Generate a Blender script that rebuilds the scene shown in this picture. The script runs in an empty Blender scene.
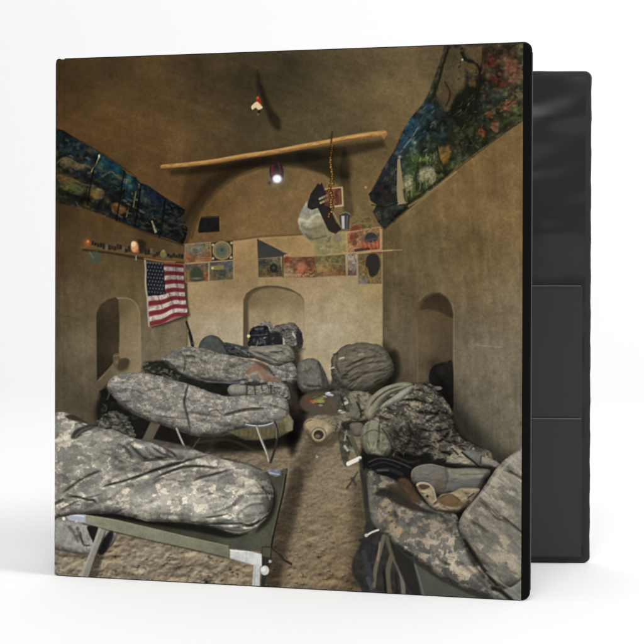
import bpy, bmesh, math
import numpy as np
from mathutils import Matrix, Vector

# ---------------------------------------------------------------------------
# camera, light, exposure
# ---------------------------------------------------------------------------
scene = bpy.context.scene
cam_data = bpy.data.cameras.new("camera")
cam = bpy.data.objects.new("camera", cam_data)
scene.collection.objects.link(cam)
cam_data.sensor_width = 36
cam_data.lens = 1200/644*36
cam_data.shift_y = -(322-289.57)/644
cam_data.clip_start = .01
cam_data.clip_end = 100
cam.matrix_world = Matrix.Translation((0, 0, .1664)) @ Matrix.Rotation(math.pi/2-.0039, 4, 'X') @ Matrix.Rotation(.0033, 4, 'Z')
scene.camera = cam

world = bpy.data.worlds.new("World")
scene.world = world
world.use_nodes = True
wb = world.node_tree.nodes["Background"]
wb.inputs[0].default_value = (1, 1, 1, 1)
wb.inputs[1].default_value = .575

def area_lamp(name, loc, target, size, power, color=(1, 1, 1)):
    d = bpy.data.lights.new(name, 'AREA')
    d.shape = 'SQUARE'; d.size = size; d.energy = power; d.color = color
    o = bpy.data.objects.new(name, d)
    scene.collection.objects.link(o)
    o.location = loc
    o.rotation_euler = (Vector(target)-Vector(loc)).to_track_quat('-Z', 'Y').to_euler()
    return o
area_lamp("key_softbox", (2.6, -.25, 1.9), (0, .65, .1), 1.0, 50)
area_lamp("front_softbox", (-.15, -1.9, 3.0), (0, .7, .1), 2.4, 68)

scene.view_settings.view_transform = 'Standard'
scene.view_settings.look = 'None'
scene.view_settings.exposure = 0
scene.view_settings.gamma = 1
scene.view_settings.use_curve_mapping = False
scene.render.engine = 'CYCLES'
scene.cycles.max_bounces = 6

# ---------------------------------------------------------------------------
# helpers
# ---------------------------------------------------------------------------
def material(name, color, rough=.5, spec=.5, build=None):
    m = bpy.data.materials.new(name); m.use_nodes = True
    nt = m.node_tree; b = nt.nodes["Principled BSDF"]
    b.inputs["Base Color"].default_value = (*color, 1)
    b.inputs["Roughness"].default_value = rough
    b.inputs["Specular IOR Level"].default_value = spec
    if build: build(nt, b)
    return m

def link_mesh(name, bm, mat, parent=None, smooth=False):
    me = bpy.data.meshes.new(name)
    bmesh.ops.recalc_face_normals(bm, faces=bm.faces)
    bm.to_mesh(me); bm.free()
    if smooth:
        for p in me.polygons: p.use_smooth = True
    me.materials.append(mat)
    o = bpy.data.objects.new(name, me)
    scene.collection.objects.link(o)
    if parent: o.parent = parent
    return o

def rounded_outline(w, h, r, n=10, corners=(1, 1, 1, 1)):
    """outline in the plane (s, z); corners: bottom left, bottom right, top right, top left"""
    pts = []
    for (cx, cz, a0, on) in ((0, 0, 180, corners[0]), (w, 0, 270, corners[1]), (w, h, 0, corners[2]), (0, h, 90, corners[3])):
        if not on: pts.append((cx, cz)); continue
        ox = cx+r if cx == 0 else cx-r; oz = cz+r if cz == 0 else cz-r
        for i in range(n+1):
            a = math.radians(a0+90*i/n)
            pts.append((ox+r*math.cos(a), oz+r*math.sin(a)))
    return pts

def board(P, d, nrm, w, h, t, r, bev=.0009, corners=(1, 1, 1, 1), z0=0, s0=0, off=0, wavy=0):
    """a board standing on its lower edge: from point P along d, face towards nrm, thickness t behind it"""
    bm = bmesh.new()
    rings = []
    pts = rounded_outline(w, h, r, 10, corners)
    if wavy:                                     # vinyl pulled over cardboard: the edge is never quite straight
        long = []
        for a, b in zip(pts, pts[1:]+pts[:1]):
            L = math.hypot(b[0]-a[0], b[1]-a[1]); n = max(1, int(L/.004))
            long += [(a[0]+(b[0]-a[0])*i/n, a[1]+(b[1]-a[1])*i/n) for i in range(n)]
        pts = []
        for s, z in long:
            e = .00012*wavy*(math.sin(z*260+1)+.6*math.sin(z*590+s*300)+.5*math.sin(s*210+2))
            pts.append((s+(e if s > w/2 else 0), z+(e*.8 if z > h/2 else 0)))
    cx, cz = w/2, h/2
    steps = [(0, bev), (bev*.3, bev*.3), (bev, 0), (t-bev, 0), (t-bev*.3, bev*.3), (t, bev)]
    for depth, inset in steps:
        ring = []
        for s, z in pts:
            k = 1-2*inset/w; kz = 1-2*inset/h
            ss = cx+(s-cx)*k+s0; zz = cz+(z-cz)*kz+z0
            q = P+d*ss-nrm*(depth-off)
            ring.append(bm.verts.new((q.x, q.y, zz)))
        rings.append(ring)
    n = len(pts)
    for a, b in zip(rings, rings[1:]):
        for i in range(n): bm.faces.new((a[i], a[(i+1) % n], b[(i+1) % n], b[i]))
    bm.faces.new(rings[0]); bm.faces.new(rings[-1])
    return bm

def empty(name, loc, label, cat):
    o = bpy.data.objects.new(name, None); scene.collection.objects.link(o)
    o.location = loc; o["label"] = label; o["category"] = cat
    return o
# ---------------------------------------------------------------------------
# setting: a white studio sweep
# ---------------------------------------------------------------------------
def white_nodes(nt, b):
    n = nt.nodes.new("ShaderNodeTexNoise"); n.inputs["Scale"].default_value = 1.3
    c = nt.nodes.new("ShaderNodeMixRGB"); c.inputs[1].default_value = (.915, .915, .915, 1); c.inputs[2].default_value = (.925, .925, .925, 1)
    nt.links.new(n.outputs[0], c.inputs[0]); nt.links.new(c.outputs[0], b.inputs["Base Color"])
M_white = material("white_sweep", (.92, .92, .92), .9, .0, white_nodes)
bm = bmesh.new()
prof = [(-3.5, 0), (1.9, 0)]+[(1.9+1.2*math.sin(math.radians(a)), 1.2-1.2*math.cos(math.radians(a))) for a in range(6, 91, 6)]+[(3.1, 4.2)]
rows = [[bm.verts.new((x, y, z)) for x in (-5, 5)] for y, z in prof]
for a, b in zip(rows, rows[1:]): bm.faces.new((a[0], a[1], b[1], b[0]))
sweep = link_mesh("floor", bm, M_white, smooth=True)
sweep["kind"] = "structure"

# ---------------------------------------------------------------------------
# the binder
# ---------------------------------------------------------------------------
H = .295; W = .268
A = Vector((-.1526, .6845, 0)); ANG = .1973
DF = Vector((math.cos(ANG), -math.sin(ANG), 0)); NF = Vector((-math.sin(ANG), -math.cos(ANG), 0))   # front cover: along, facing
SP = Vector((-.1350, .7270, 0))                                                                     # spine meets back cover
CR = Vector((.1611, .7188, 0))
DB = (CR-SP).normalized(); WB = (CR-SP).length; NB = Vector((DB.y, -DB.x, 0))
if NB.y > 0: NB = -NB
DS = (SP-A).normalized(); NS = Vector((-DS.y, DS.x, 0))
if NS.x > 0: NS = -NS

def vinyl(color, rough, bump, scale, stretch=(1, 1, 1), fine=.15, spec=.5, vary=.25):
    def f(nt, b):
        tc = nt.nodes.new("ShaderNodeTexCoord"); mp = nt.nodes.new("ShaderNodeMapping"); mp.inputs["Scale"].default_value = stretch
        nt.links.new(tc.outputs["Object"], mp.inputs[0])
        n = nt.nodes.new("ShaderNodeTexNoise"); n.inputs["Scale"].default_value = scale; n.inputs["Detail"].default_value = 3
        nt.links.new(mp.outputs[0], n.inputs[0])
        n2 = nt.nodes.new("ShaderNodeTexNoise"); n2.inputs["Scale"].default_value = 1400
        nt.links.new(tc.outputs["Object"], n2.inputs[0])
        m = nt.nodes.new("ShaderNodeMath"); m.operation = 'MULTIPLY_ADD'; m.inputs[1].default_value = fine*.02
        nt.links.new(n2.outputs[0], m.inputs[0]); nt.links.new(n.outputs[0], m.inputs[2])
        bp = nt.nodes.new("ShaderNodeBump"); bp.inputs["Strength"].default_value = 1; bp.inputs["Distance"].default_value = bump
        nt.links.new(m.outputs[0], bp.inputs["Height"]); nt.links.new(bp.outputs[0], b.inputs["Normal"])
        mx = nt.nodes.new("ShaderNodeMixRGB"); mx.inputs[1].default_value = (*[c*(1-vary) for c in color], 1); mx.inputs[2].default_value = (*[c*(1+vary) for c in color], 1)
        nt.links.new(n.outputs[0], mx.inputs[0]); nt.links.new(mx.outputs[0], b.inputs["Base Color"])
    return material("vinyl", color, rough, spec, f)
M_black = vinyl((.0042, .0042, .0040), .34, .0004, 30, spec=.035)
M_inner = vinyl((.0045, .0047, .0045), .30, .036, 3.2, (1.4, 1, 2.6), fine=.03, spec=.36, vary=.05)
M_pocket = vinyl((.0085, .0112, .0115), .36, .0016, 6, (1, 1, 1.2), spec=.42)
M_rim = vinyl((.014, .013, .011), .5, .0006, 120, spec=.3)
M_seam = vinyl((.075, .080, .076), .35, .0002, 60, spec=.5)
M_steel = material("ring_steel", (.6, .6, .6), .25, .5, lambda nt, b: b.inputs["Metallic"].__setattr__("default_value", 1))

binder = empty("ring_binder", (0, .70, 0), "open ring binder standing upright, its cover printed with cots in an earthen room", "ring binder")
binder_parts = []
def part(name, bm, mat, parent=None, smooth=False):
    o = link_mesh(name, bm, mat, parent, smooth)
    if parent is None: binder_parts.append(o)
    return o

TC = .0028
# front cover board (its face is the black vinyl margin round the print)
front = part("front_cover", board(A, DF, NF, W-.0054, H, TC, .0046, corners=(0, 1, 1, 0), s0=.0054), M_black)
part("hinge", board(A, DF, NF, .0060, H, .0010, .0004, .0003, s0=.0001, off=-.0030), M_black, front)
# light edge of the clear sleeve down the free side
seam = board(A, DF, NF, .00075, H-.011, .0006, .0003, .0001, z0=.0055, s0=W-.00042, off=-.0012)
part("sleeve_edge", seam, M_seam, front)

# spine and back cover
part("spine", board(A+DS*.001, DS, NS, (SP-A).length-.001, H, TC, .001), M_black)
bmb = board(SP, DB, NB, WB, H, TC, .0042, corners=(0, 1, 1, 0), wavy=1)
back = part("back_cover", bmb, M_rim)
# inside lining: wrinkled vinyl in front of the board
def lining(z0, z1, off, s0, s1, amp, seed, n=(120, 90), top_bulge=0):
    bm = bmesh.new(); rs = np.random.RandomState(seed)
    ph = rs.uniform(0, 6.28, 12); rows = []
    for j in range(n[1]+1):
        z = z0+(z1-z0)*j/n[1]; row = []
        for i in range(n[0]+1):
            s = s0+(s1-s0)*i/n[0]
            u = (s-s0)/(s1-s0); v = (z-z0)/(z1-z0)
            e = min(1, 12*min(u, 1-u))*min(1, 9*min(v, 1-v))
            w = math.sin(95*z+30*s+ph[0]+1.6*math.sin(22*s+ph[1]))*.5+math.sin(70*z-38*s+ph[2])*.4+math.sin(130*z+60*s+ph[3])*.2*u+.9*math.sin(17*z*2.1+24*s+ph[4]+1.2*math.sin(22*s+ph[5]))*v*v
            q = SP+DB*s+NB*(off+e*(amp*w+top_bulge))
            row.append(bm.verts.new((q.x, q.y, z)))
        rows.append(row)
    for a, b in zip(rows, rows[1:]):
        for i in range(n[0]): bm.faces.new((a[i], a[i+1], b[i+1], b[i]))
    return bm
part("inner_lining", lining(.0035, H-.003, .0004, .004, WB-.0036, .0014, 4, top_bulge=.0008), M_inner, back, True)
# two pockets one over the other
ZP1, ZP2 = .1660, .0868
pk = part("pocket", lining(.0042, ZP1, .0022, .005, WB-.0055, .00012, 5), M_pocket, back, True)
part("pocket_edge", board(SP, DB, NB, WB-.0115, .00055, .0004, .0001, .00005, z0=ZP1, s0=.005, off=.0030), M_seam, pk)
pk2 = part("pocket", lining(.0048, ZP2, .0034, .006, WB-.0065, .00012, 6), M_pocket, back, True)
part("pocket_edge", board(SP, DB, NB, WB-.0125, .00055, .0004, .0001, .00005, z0=ZP2, s0=.006, off=.0042), M_seam, pk2)

# ring mechanism on the back cover near the spine
def tube(points, r, n=10):
    bm = bmesh.new(); rings = []
    for i, p in enumerate(points):
        t = (points[min(i+1, len(points)-1)]-points[max(i-1, 0)]).normalized()
        a = t.orthogonal().normalized() if i == 0 else (prev-t*prev.dot(t)).normalized(); prev = a
        b = t.cross(a)
        rings.append([bm.verts.new(p+a*r*math.cos(6.2832*k/n)+b*r*math.sin(6.2832*k/n)) for k in range(n)])
    for x, y in zip(rings, rings[1:]):
        for k in range(n): bm.faces.new((x[k], x[(k+1) % n], y[(k+1) % n], y[k]))
    bm.faces.new(rings[0]); bm.faces.new(rings[-1])
    return bm
mech = part("ring_mechanism", board(SP, DB, NB, .018, .262, .0016, .004, .0004, z0=.0165, s0=.012, off=.0062), M_steel)
for zc in (.040, .1475, .255):
    c = SP+DB*.021+NB*.017
    pts = [Vector((0, 0, zc))+c+DB*(.012*math.cos(a))+NB*(.012*math.sin(a)) for a in [math.radians(-88+6*k) for k in range(60)]]
    part("ring", tube(pts, .0014), M_steel, mech, True)
PRINT_GAIN = .83
import numpy as np, math
# ---------------------------------------------------------------------------
# the printed cover picture: drawn as colours on the print's own surface.
# Coordinates are the picture's own units (x 50..536, y 36..606).
# ---------------------------------------------------------------------------
S = 1.6
X0, Y0, X1, Y1 = 50.0, 36.0, 536.0, 606.0
NW, NH = int((X1-X0)*S), int((Y1-Y0)*S)
xs = (X0+(np.arange(NW)+.5)/S).astype(np.float32)
ys = (Y0+(np.arange(NH)+.5)/S).astype(np.float32)
XX, YY = np.meshgrid(xs, ys)
IMG = np.zeros((NH, NW, 3), np.float32)
_rs = np.random.RandomState(7)
_LAT = _rs.rand(256, 256).astype(np.float32)

def vn(x, y, seed=0):
    x = x+seed*17.31+1000; y = y+seed*9.73+1000
    xi = np.floor(x).astype(np.int32); yi = np.floor(y).astype(np.int32)
    fx = x-xi; fy = y-yi
    fx = fx*fx*(3-2*fx); fy = fy*fy*(3-2*fy)
    a = _LAT[yi & 255, xi & 255]; b = _LAT[yi & 255, (xi+1) & 255]
    c = _LAT[(yi+1) & 255, xi & 255]; d = _LAT[(yi+1) & 255, (xi+1) & 255]
    return (a+(b-a)*fx)*(1-fy)+(c+(d-c)*fx)*fy

def fbm(x, y, s, seed=0, o=4, g=.5):
    """fractal noise about 0, feature size s"""
    r = 0; a = 1.; t = 0
    for i in range(o):
        r = r+a*(vn(x/s, y/s, seed+i*3)-.5); t += a; a *= g; s = s*.5
    return r/t*2

def rot(x, y, deg, st=1.):
    c, s = np.cos(np.radians(deg)), np.sin(np.radians(deg))
    return (x*c+y*s)/st, -x*s+y*c

def win(pts, pad):
    p = np.asarray(pts, float)
    i0 = max(0, int((p[:, 0].min()-pad-X0)*S)); i1 = min(NW, int((p[:, 0].max()+pad-X0)*S)+2)
    j0 = max(0, int((p[:, 1].min()-pad-Y0)*S)); j1 = min(NH, int((p[:, 1].max()+pad-Y0)*S)+2)
    return slice(j0, max(j1, j0+1)), slice(i0, max(i1, i0+1))

def cr(pts, closed=True, n=5):
    """smooth curve through the points"""
    p = np.asarray(pts, float); N = len(p)
    if N < 3: return p
    out = []
    rng = range(N) if closed else range(N-1)
    for i in rng:
        if closed: a, b, c, d = p[i-1], p[i], p[(i+1) % N], p[(i+2) % N]
        else: a, b, c, d = p[max(i-1, 0)], p[i], p[i+1], p[min(i+2, N-1)]
        for k in range(n):
            t = k/n
            out.append(.5*((2*b)+(-a+c)*t+(2*a-5*b+4*c-d)*t*t+(-a+3*b-3*c+d)*t**3))
    if not closed: out.append(p[-1])
    return np.array(out)

def segdist(x, y, a, b):
    dx, dy = b[0]-a[0], b[1]-a[1]
    L = dx*dx+dy*dy+1e-9
    t = np.clip(((x-a[0])*dx+(y-a[1])*dy)/L, 0, 1)
    return np.hypot(x-a[0]-t*dx, y-a[1]-t*dy), t

def sdf(pts, w):
    """signed distance, positive inside"""
    x, y = XX[w], YY[w]; p = np.asarray(pts, np.float32)
    d = np.full(x.shape, 1e9, np.float32); ins = np.zeros(x.shape, bool)
    for i in range(len(p)):
        a, b = p[i-1], p[i]
        d = np.minimum(d, segdist(x, y, a, b)[0])
        if a[1] != b[1]:
            c = (a[1] > y) != (b[1] > y)
            ins ^= c & (x < (b[0]-a[0])*(y-a[1])/(b[1]-a[1])+a[0])
    return np.where(ins, d, -d)

def ldist(pts, w):
    x, y = XX[w], YY[w]; d = None; tt = None; n = len(pts)-1
    for i in range(n):
        e, t = segdist(x, y, pts[i], pts[i+1])
        if d is None: d, tt = e, t/n
        else:
            m = e < d; tt = np.where(m, (i+t)/n, tt); d = np.where(m, e, d)
    return d, tt

def C(c): return np.asarray(c, np.float32)/255.

def blend(w, m, col):
    m = m[..., None]
    IMG[w] = IMG[w]*(1-m)+col*m

def fill(pts, col, soft=.7, al=1., sm=False, wob=0, ws=6):
    if sm: pts = cr(pts)
    w = win(pts, soft+3+wob); d = sdf(pts, w)
    if wob: d = d+wob*fbm(XX[w], YY[w], ws, 5)
    m = np.clip(d/soft+.5, 0, 1)*al
    blend(w, m, col(XX[w], YY[w]) if callable(col) else C(col))

def line(pts, wd, col, al=1., soft=.7, sm=True, taper=0, mul=False, wob=0):
    """wd = full width (or [start, end]); taper fades the ends"""
    p = cr(pts, False) if sm and len(pts) > 2 else np.asarray(pts, float)
    W = wd if isinstance(wd, (list, tuple)) else (wd, wd)
    w = win(p, max(W)/2+soft+2); d, t = ldist(p, w)
    if wob: d = d+wob*fbm(XX[w], YY[w], 4, 3)
    h = (W[0]+(W[1]-W[0])*t)/2
    if taper: h = h*np.clip(np.minimum(t, 1-t)*4/taper, .15, 1)
    m = np.clip((h-d)/soft+.5, 0, 1)*al
    if mul: IMG[w] *= 1-m[..., None]*(1-C(col))
    else: blend(w, m, C(col))

def shadow(pts, k, soft=6, sm=True, al=1.):
    """multiply by k inside a soft shape"""
    if sm: pts = cr(pts)
    w = win(pts, soft+2); m = np.clip(sdf(pts, w)/soft+.5, 0, 1); m = m*m*(3-2*m)*al
    k = np.asarray(k, np.float32)
    IMG[w] *= 1-m[..., None]*(1-k)

def dot(x, y, r, col, al=1., soft=.8, ry=None):
    ry = ry or r
    w = win([(x-r, y-ry), (x+r, y+ry)], soft+2)
    q = np.hypot((XX[w]-x)/r, (YY[w]-y)/ry); m = np.clip((1-q)*min(r, ry)/soft+.5, 0, 1)*al
    blend(w, m, C(col))

def glow(x, y, r, col, al=1., ry=None):
    ry = ry or r
    w = win([(x-r*2.5, y-ry*2.5), (x+r*2.5, y+ry*2.5)], 1)
    m = np.exp(-(((XX[w]-x)/r)**2+((YY[w]-y)/ry)**2))*al
    blend(w, m, C(col))

def idw(ctrl, p=2.2, eps=60):
    """a smooth colour field through control points (x, y, (r,g,b))"""
    def f(x, y):
        s = 0; a = 0
        for (cx, cy, c) in ctrl:
            k = 1/(((x-cx)**2+(y-cy)**2+eps)**(p/2))
            s = s+k[..., None]*C(c); a = a+k
        return s/a[..., None]
    return f

def plaster(ctrl, amp=.09, sc=14, seed=1, streak=0, ang=90, p=2.6, k=1.):
    f = idw([(a, b, tuple(v*k for v in c)) for a, b, c in ctrl], p)
    def g(x, y):
        n = fbm(x, y, sc*2, seed, 3)*.8+fbm(x, y, sc*.5, seed+5, 3)*.5
        if streak:
            u, v = rot(x, y, ang, 9.); n = n+streak*fbm(u, v, 5, seed+9, 3)
        n = n+fbm(x, y, 2.0, seed+7, 2)*.55+np.clip(fbm(x, y, 9, seed+11, 4, .65)-.1, -.1, 1)*.9
        return f(x, y)*(1+amp*1.35*n)[..., None]
    return g

def blur(a, r):
    n = max(1, int(round(r*S)))
    for _ in range(2):
        for ax in (0, 1):
            k = 2*n+1
            pad = [(0, 0)]*a.ndim; pad[ax] = (n+1, n)
            c = np.cumsum(np.pad(a, pad, 'edge'), axis=ax, dtype=np.float64)
            hi = [slice(None)]*a.ndim; lo = [slice(None)]*a.ndim
            hi[ax] = slice(k, None); lo[ax] = slice(0, -k)
            a = ((c[tuple(hi)]-c[tuple(lo)])/k).astype(np.float32)
    return a

def soften(a, k):
    for ax in (0, 1):
        a = a*(1-2*k)+k*(np.roll(a, 1, ax)+np.roll(a, -1, ax))
    return a

ACU = ((172, 160, 138), (140, 138, 126), (108, 110, 100))        # sand, foliage grey, dark grey
ACUW = ((198, 184, 158), (152, 148, 132), (122, 122, 108))
def camo(pal, sc=7, cell=1.3, ang=0, asp=1., seed=0, mix=.5, thr=(.10, -.12)):
    """digital camouflage: square cells of three tones in clusters"""
    P = [C(c) for c in pal]
    def f(x, y):
        u, v = rot(x, y, ang, asp)
        qu = np.floor(u/cell)*cell; qv = np.floor(v/cell)*cell
        n = fbm(qu, qv, sc, seed, 3, .65); m = fbm(qu, qv, sc*1.3, seed+31, 3, .65)
        fz = .16/(1)
        a = np.clip((n-thr[0])/fz+.5, 0, 1)[..., None]; b = np.clip((thr[1]-m)/fz+.5, 0, 1)[..., None]
        c = P[1]*(1-a)+P[0]*a; c = c*(1-b)+P[2]*b
        h = vn(qu*3.1, qv*3.1, seed+3)-.5
        return c*(1+.10*mix*h)[..., None]
    return f

def cloth(c, amp=.05, sc=4, seed=0):
    c = C(c)
    return lambda x, y: c*(1+amp*fbm(x, y, sc, seed, 3))[..., None]

LGT = np.array([-.15, -.50, .83]); LGT = LGT/np.linalg.norm(LGT)
def bag(pts, pal, R=14, H=1., folds=(), wr=(0, 5, 0, 3), grad=None, light=None, amb=.46, dif=.68,
        soft=.8, seed=0, sm=True, lines=(), gain=1., ao=.2, aor=2.2, blurr=1.0, wob=0, nf=None):
    """a stuffed, creased cloth shape lit as a relief. folds: (points, width, depth)"""
    if sm: pts = cr(pts)
    w = win(pts, 5); x, y = XX[w], YY[w]
    d = sdf(pts, w)
    d0 = d
    if wob: d = d+wob*(fbm(x, y, 9, seed+70, 3)+.6*fbm(x, y, 3.5, seed+71, 2))
    q = np.clip(d/R, 0, 1)
    h = H*R*.75*np.sqrt(np.clip(1-(1-q)**2, 0, 1))
    h = blur(h, blurr)
    occ = 1-ao*np.exp(-np.clip(d, 0, 99)/aor)
    if nf:                                       # long soft creases running with the cloth
        r = np.random.RandomState(seed+500); P_ = np.asarray(pts); folds = list(folds)
        for i in range(nf[0]):
            j = r.randint(len(P_)); k = r.randint(len(P_)); m_ = r.uniform(.15, .85)
            c0 = P_[j]*(1-m_)+P_[k]*m_; a = math.radians(nf[1]+r.normal(0, nf[3] if len(nf) > 3 else 14)); L = nf[2]*r.uniform(.4, 1.2); b = r.uniform(-.18, .18)
            v = np.array([math.cos(a), math.sin(a)]); n_ = np.array([-v[1], v[0]])
            folds.append(([c0-v*L/2, c0+n_*L*b, c0+v*L/2], r.uniform(1.1, 2.8), r.choice([-1, 1, 1])*r.uniform(.5, 1.2)*(nf[4] if len(nf) > 4 else 1)))
    for f in folds:
        fp = cr(f[0], False) if len(f[0]) > 2 else np.asarray(f[0], float)
        e, t = ldist(fp, w)
        g = np.exp(-(e/f[1])**2)*np.clip(np.minimum(t, 1-t)*5+.1, 0, 1)
        h = h-f[2]*g
        if f[2] > 0: occ = occ*(1-np.clip(.13*f[2], 0, .5)*np.exp(-(e/(f[1]*.7))**2)*np.clip(np.minimum(t, 1-t)*5+.1, 0, 1))
    if wr[0]:
        u, v = rot(x, y, wr[2], wr[3])
        u2 = u+fbm(x, y, 18, seed+60, 2)*3/wr[3]; v2 = v+fbm(x, y, 18, seed+61, 2)*5
        n = 1-np.abs(fbm(u2, v2, wr[1], seed+40, 3, .5))*2.2
        h = h+wr[0]*n+wr[0]*.6*fbm(u2, v2, wr[1]*.5, seed+44, 2)
    h = h+1.5*fbm(x, y, 14, seed+81, 2)*np.clip(d/4, 0, 1)*(.5 if R > 8 else .15)
    gy, gx = np.gradient(h, 1/S)
    nz = 1/np.sqrt(gx*gx+gy*gy+1)
    L = LGT if light is None else np.asarray(light, float)/np.linalg.norm(light)
    lam = np.clip((-gx*L[0]-gy*L[1]+L[2])*nz, 0, None)
    sh = (amb+dif*lam)*occ*gain
    if grad: sh = sh*idw([(a, b, (c*255,)*3) for a, b, c in grad])(x, y)[..., 0]
    sh = sh*(1+.07*fbm(x, y, 1.5, seed+90, 2)+.07*fbm(x, y, 6, seed+91, 3))
    col = pal(x, y) if callable(pal) else np.broadcast_to(C(pal), x.shape+(3,))
    m = np.clip(d/soft+.5, 0, 1)
    blend(w, m, np.clip(col*sh[..., None], 0, 1))
# ======================= picture: room shell ================================
fill([(40,20),(546,20),(546,620),(40,620)], plaster([
 (60,70,(62,46,26)),(60,110,(72,52,28)),(110,75,(66,50,30)),(110,130,(86,64,35)),(150,100,(84,63,36)),
 (160,150,(88,64,36)),(200,75,(62,50,32)),(200,120,(80,63,38)),(190,190,(82,60,34)),(250,80,(56,48,32)),
 (250,120,(65,57,37)),(300,80,(62,54,36)),(300,125,(70,62,40)),(350,75,(80,68,46)),(350,115,(86,75,49)),
 (400,70,(98,82,56)),(390,110,(106,86,56)),(430,60,(88,74,50)),(370,150,(88,72,46)),(380,190,(110,90,56)),
 (340,160,(84,70,44)),(210,175,(78,60,36)),(90,160,(80,58,30)),(180,220,(78,58,34)),(160,190,(86,62,36)),
 (190,235,(110,84,50)),(186,246,(105,80,48)),(140,122,(94,71,41)),(172,146,(98,75,45)),(385,88,(106,90,60)),(400,100,(108,90,60)),(290,68,(54,47,33))], .10, 20, 1, .45, 20, k=1.05))
# brush marks across the vault
for i in range(46):
    r = np.random.RandomState(i); x = r.uniform(190, 410); y = r.uniform(60, 150); L = r.uniform(8, 26)
    s = r.choice([-1, 1])
    line([(x,y),(x+L*.5,y+L*.12+r.uniform(-2,2)),(x+L,y+L*.42)], r.uniform(.6,1.6), (150,128,84) if s > 0 else (40,32,20), .10, 1.6, taper=2)
# lamp shadow on the vault
shadow([(258,72),(262,84),(272,108),(281,120),(279,131),(270,122),(263,102),(258,86)], .58, 5)
# rear arch
LUN = [(188,246),(192,232),(199,214),(207,201),(217,190),(230,180),(243,173),(257,168),(273,166),(290,165.5),(306,168),(322,173),(333,181),(345,191),(357,204),(369,217),(384,232),(384,246)]
shadow([(176,240),(186,214),(196,196),(208,180),(226,168),(246,158),(270,151),(300,150),(330,158),(350,176),(332,182),(306,169),(276,165),(246,172),(226,184),(208,203),(196,224),(192,244)], .68, 10)
shadow([(190,170),(230,164),(268,157),(262,166),(230,178),(205,196),(190,215),(182,232),(178,236)], .80, 6)
fill(LUN, plaster([(195,240,(108,80,48)),(215,205,(98,73,42)),(240,190,(106,82,50)),(250,220,(122,94,56)),
 (280,175,(104,84,54)),(300,200,(124,97,60)),(290,228,(124,98,60)),(330,185,(116,94,60)),(345,205,(112,92,60)),(365,218,(120,98,62)),(230,235,(122,94,56))], .09, 16, 3, .3, 60), 1.6)
line([(192,238),(199,216),(208,202),(219,190),(232,180),(246,173),(260,168.5),(276,166.5),(292,166.5),(310,169.5),(322,174)], 2.6, (60,45,26), .55, 2.2)
shadow([(346,150),(351,190),(354,214),(345,215),(342,190),(340,165)], .72, 5)
shadow([(300,150),(345,148),(350,178),(322,171),(300,164)], .75, 6)
# back wall below the ledge
BW = [(186,243.5),(200,241.5),(235,240),(262,236.5),(300,234.5),(340,232),(383,229),(383.5,378),(340,420),(186,420)]
fill(BW, plaster([(195,248,(128,98,60)),(230,248,(140,112,72)),(240,265,(130,104,66)),(235,285,(136,112,74)),(200,300,(150,124,84)),(215,330,(164,146,114)),
 (195,345,(150,132,98)),(240,330,(160,143,112)),(280,245,(134,108,68)),(340,300,(152,132,96)),(320,290,(148,126,90)),(330,330,(162,145,114)),(375,290,(136,116,76)),
 (375,340,(146,128,90)),(315,355,(162,142,104)),(300,262,(140,112,70)),(222,338,(170,153,120)),(325,345,(162,147,117))], .075, 15, 5, .2, 90, k=1.13), .9)
line([(186,244),(202,242),(235,240.3),(262,236.8),(300,234.8),(345,232)], 1.6, (70,52,30), .55, 1.4)
line([(240,241.8),(262,238.6),(300,236.6),(312,236)], 1.2, (178,150,100), .35, 1.4)
# centre niche
fill([(243.5,352),(243.8,300),(247,293),(255,288),(266,285.8),(279,286.2),(291,289),(300,294),(304,299),(304.5,352)], (92,76,52), 1.6, sm=False)
fill([(249.5,352),(248.6,301),(253,294),(262,289),(272,287.5),(284,289),(296,292.5),(304,299),(306,352)], plaster([
 (250,300,(112,92,62)),(275,292,(122,100,66)),(298,300,(128,106,70)),(255,320,(160,138,100)),(280,318,(160,138,98)),(298,330,(160,140,104)),(304,320,(162,143,108)),(262,345,(150,130,98))], .07, 10, 6, k=1.06), 2.4)
line([(246,296),(254,289.5),(266,286.6),(280,287),(292,290.5),(299,295)], 1.2, (72,58,38), .6, 1.3, taper=1)
# left wall
LW = [(40,200),(54,202),(90,210),(130,221),(160,233),(183,243),(187,246),(188.5,420),(40,430)]
fill(LW, plaster([(58,215,(60,46,26)),(58,260,(70,54,32)),(58,320,(82,68,42)),(58,380,(84,74,52)),(100,222,(74,54,30)),(90,260,(84,66,40)),
 (85,300,(98,82,54)),(80,340,(108,94,66)),(85,375,(100,88,64)),(90,405,(72,62,46)),(130,260,(88,70,42)),(125,285,(94,76,46)),(150,340,(112,100,72)),
 (160,350,(116,104,76)),(178,335,(112,98,70)),(150,240,(76,56,32)),(145,300,(104,88,58)),(180,300,(100,82,52)),(140,370,(104,92,68)),(105,395,(86,74,54)),(70,400,(80,70,52))], .085, 14, 8, .6, 88, k=1.05), .9)
line([(187.3,246),(187.6,300),(188,345)], 1.5, (84,68,44), .55, 1.6)
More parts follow.
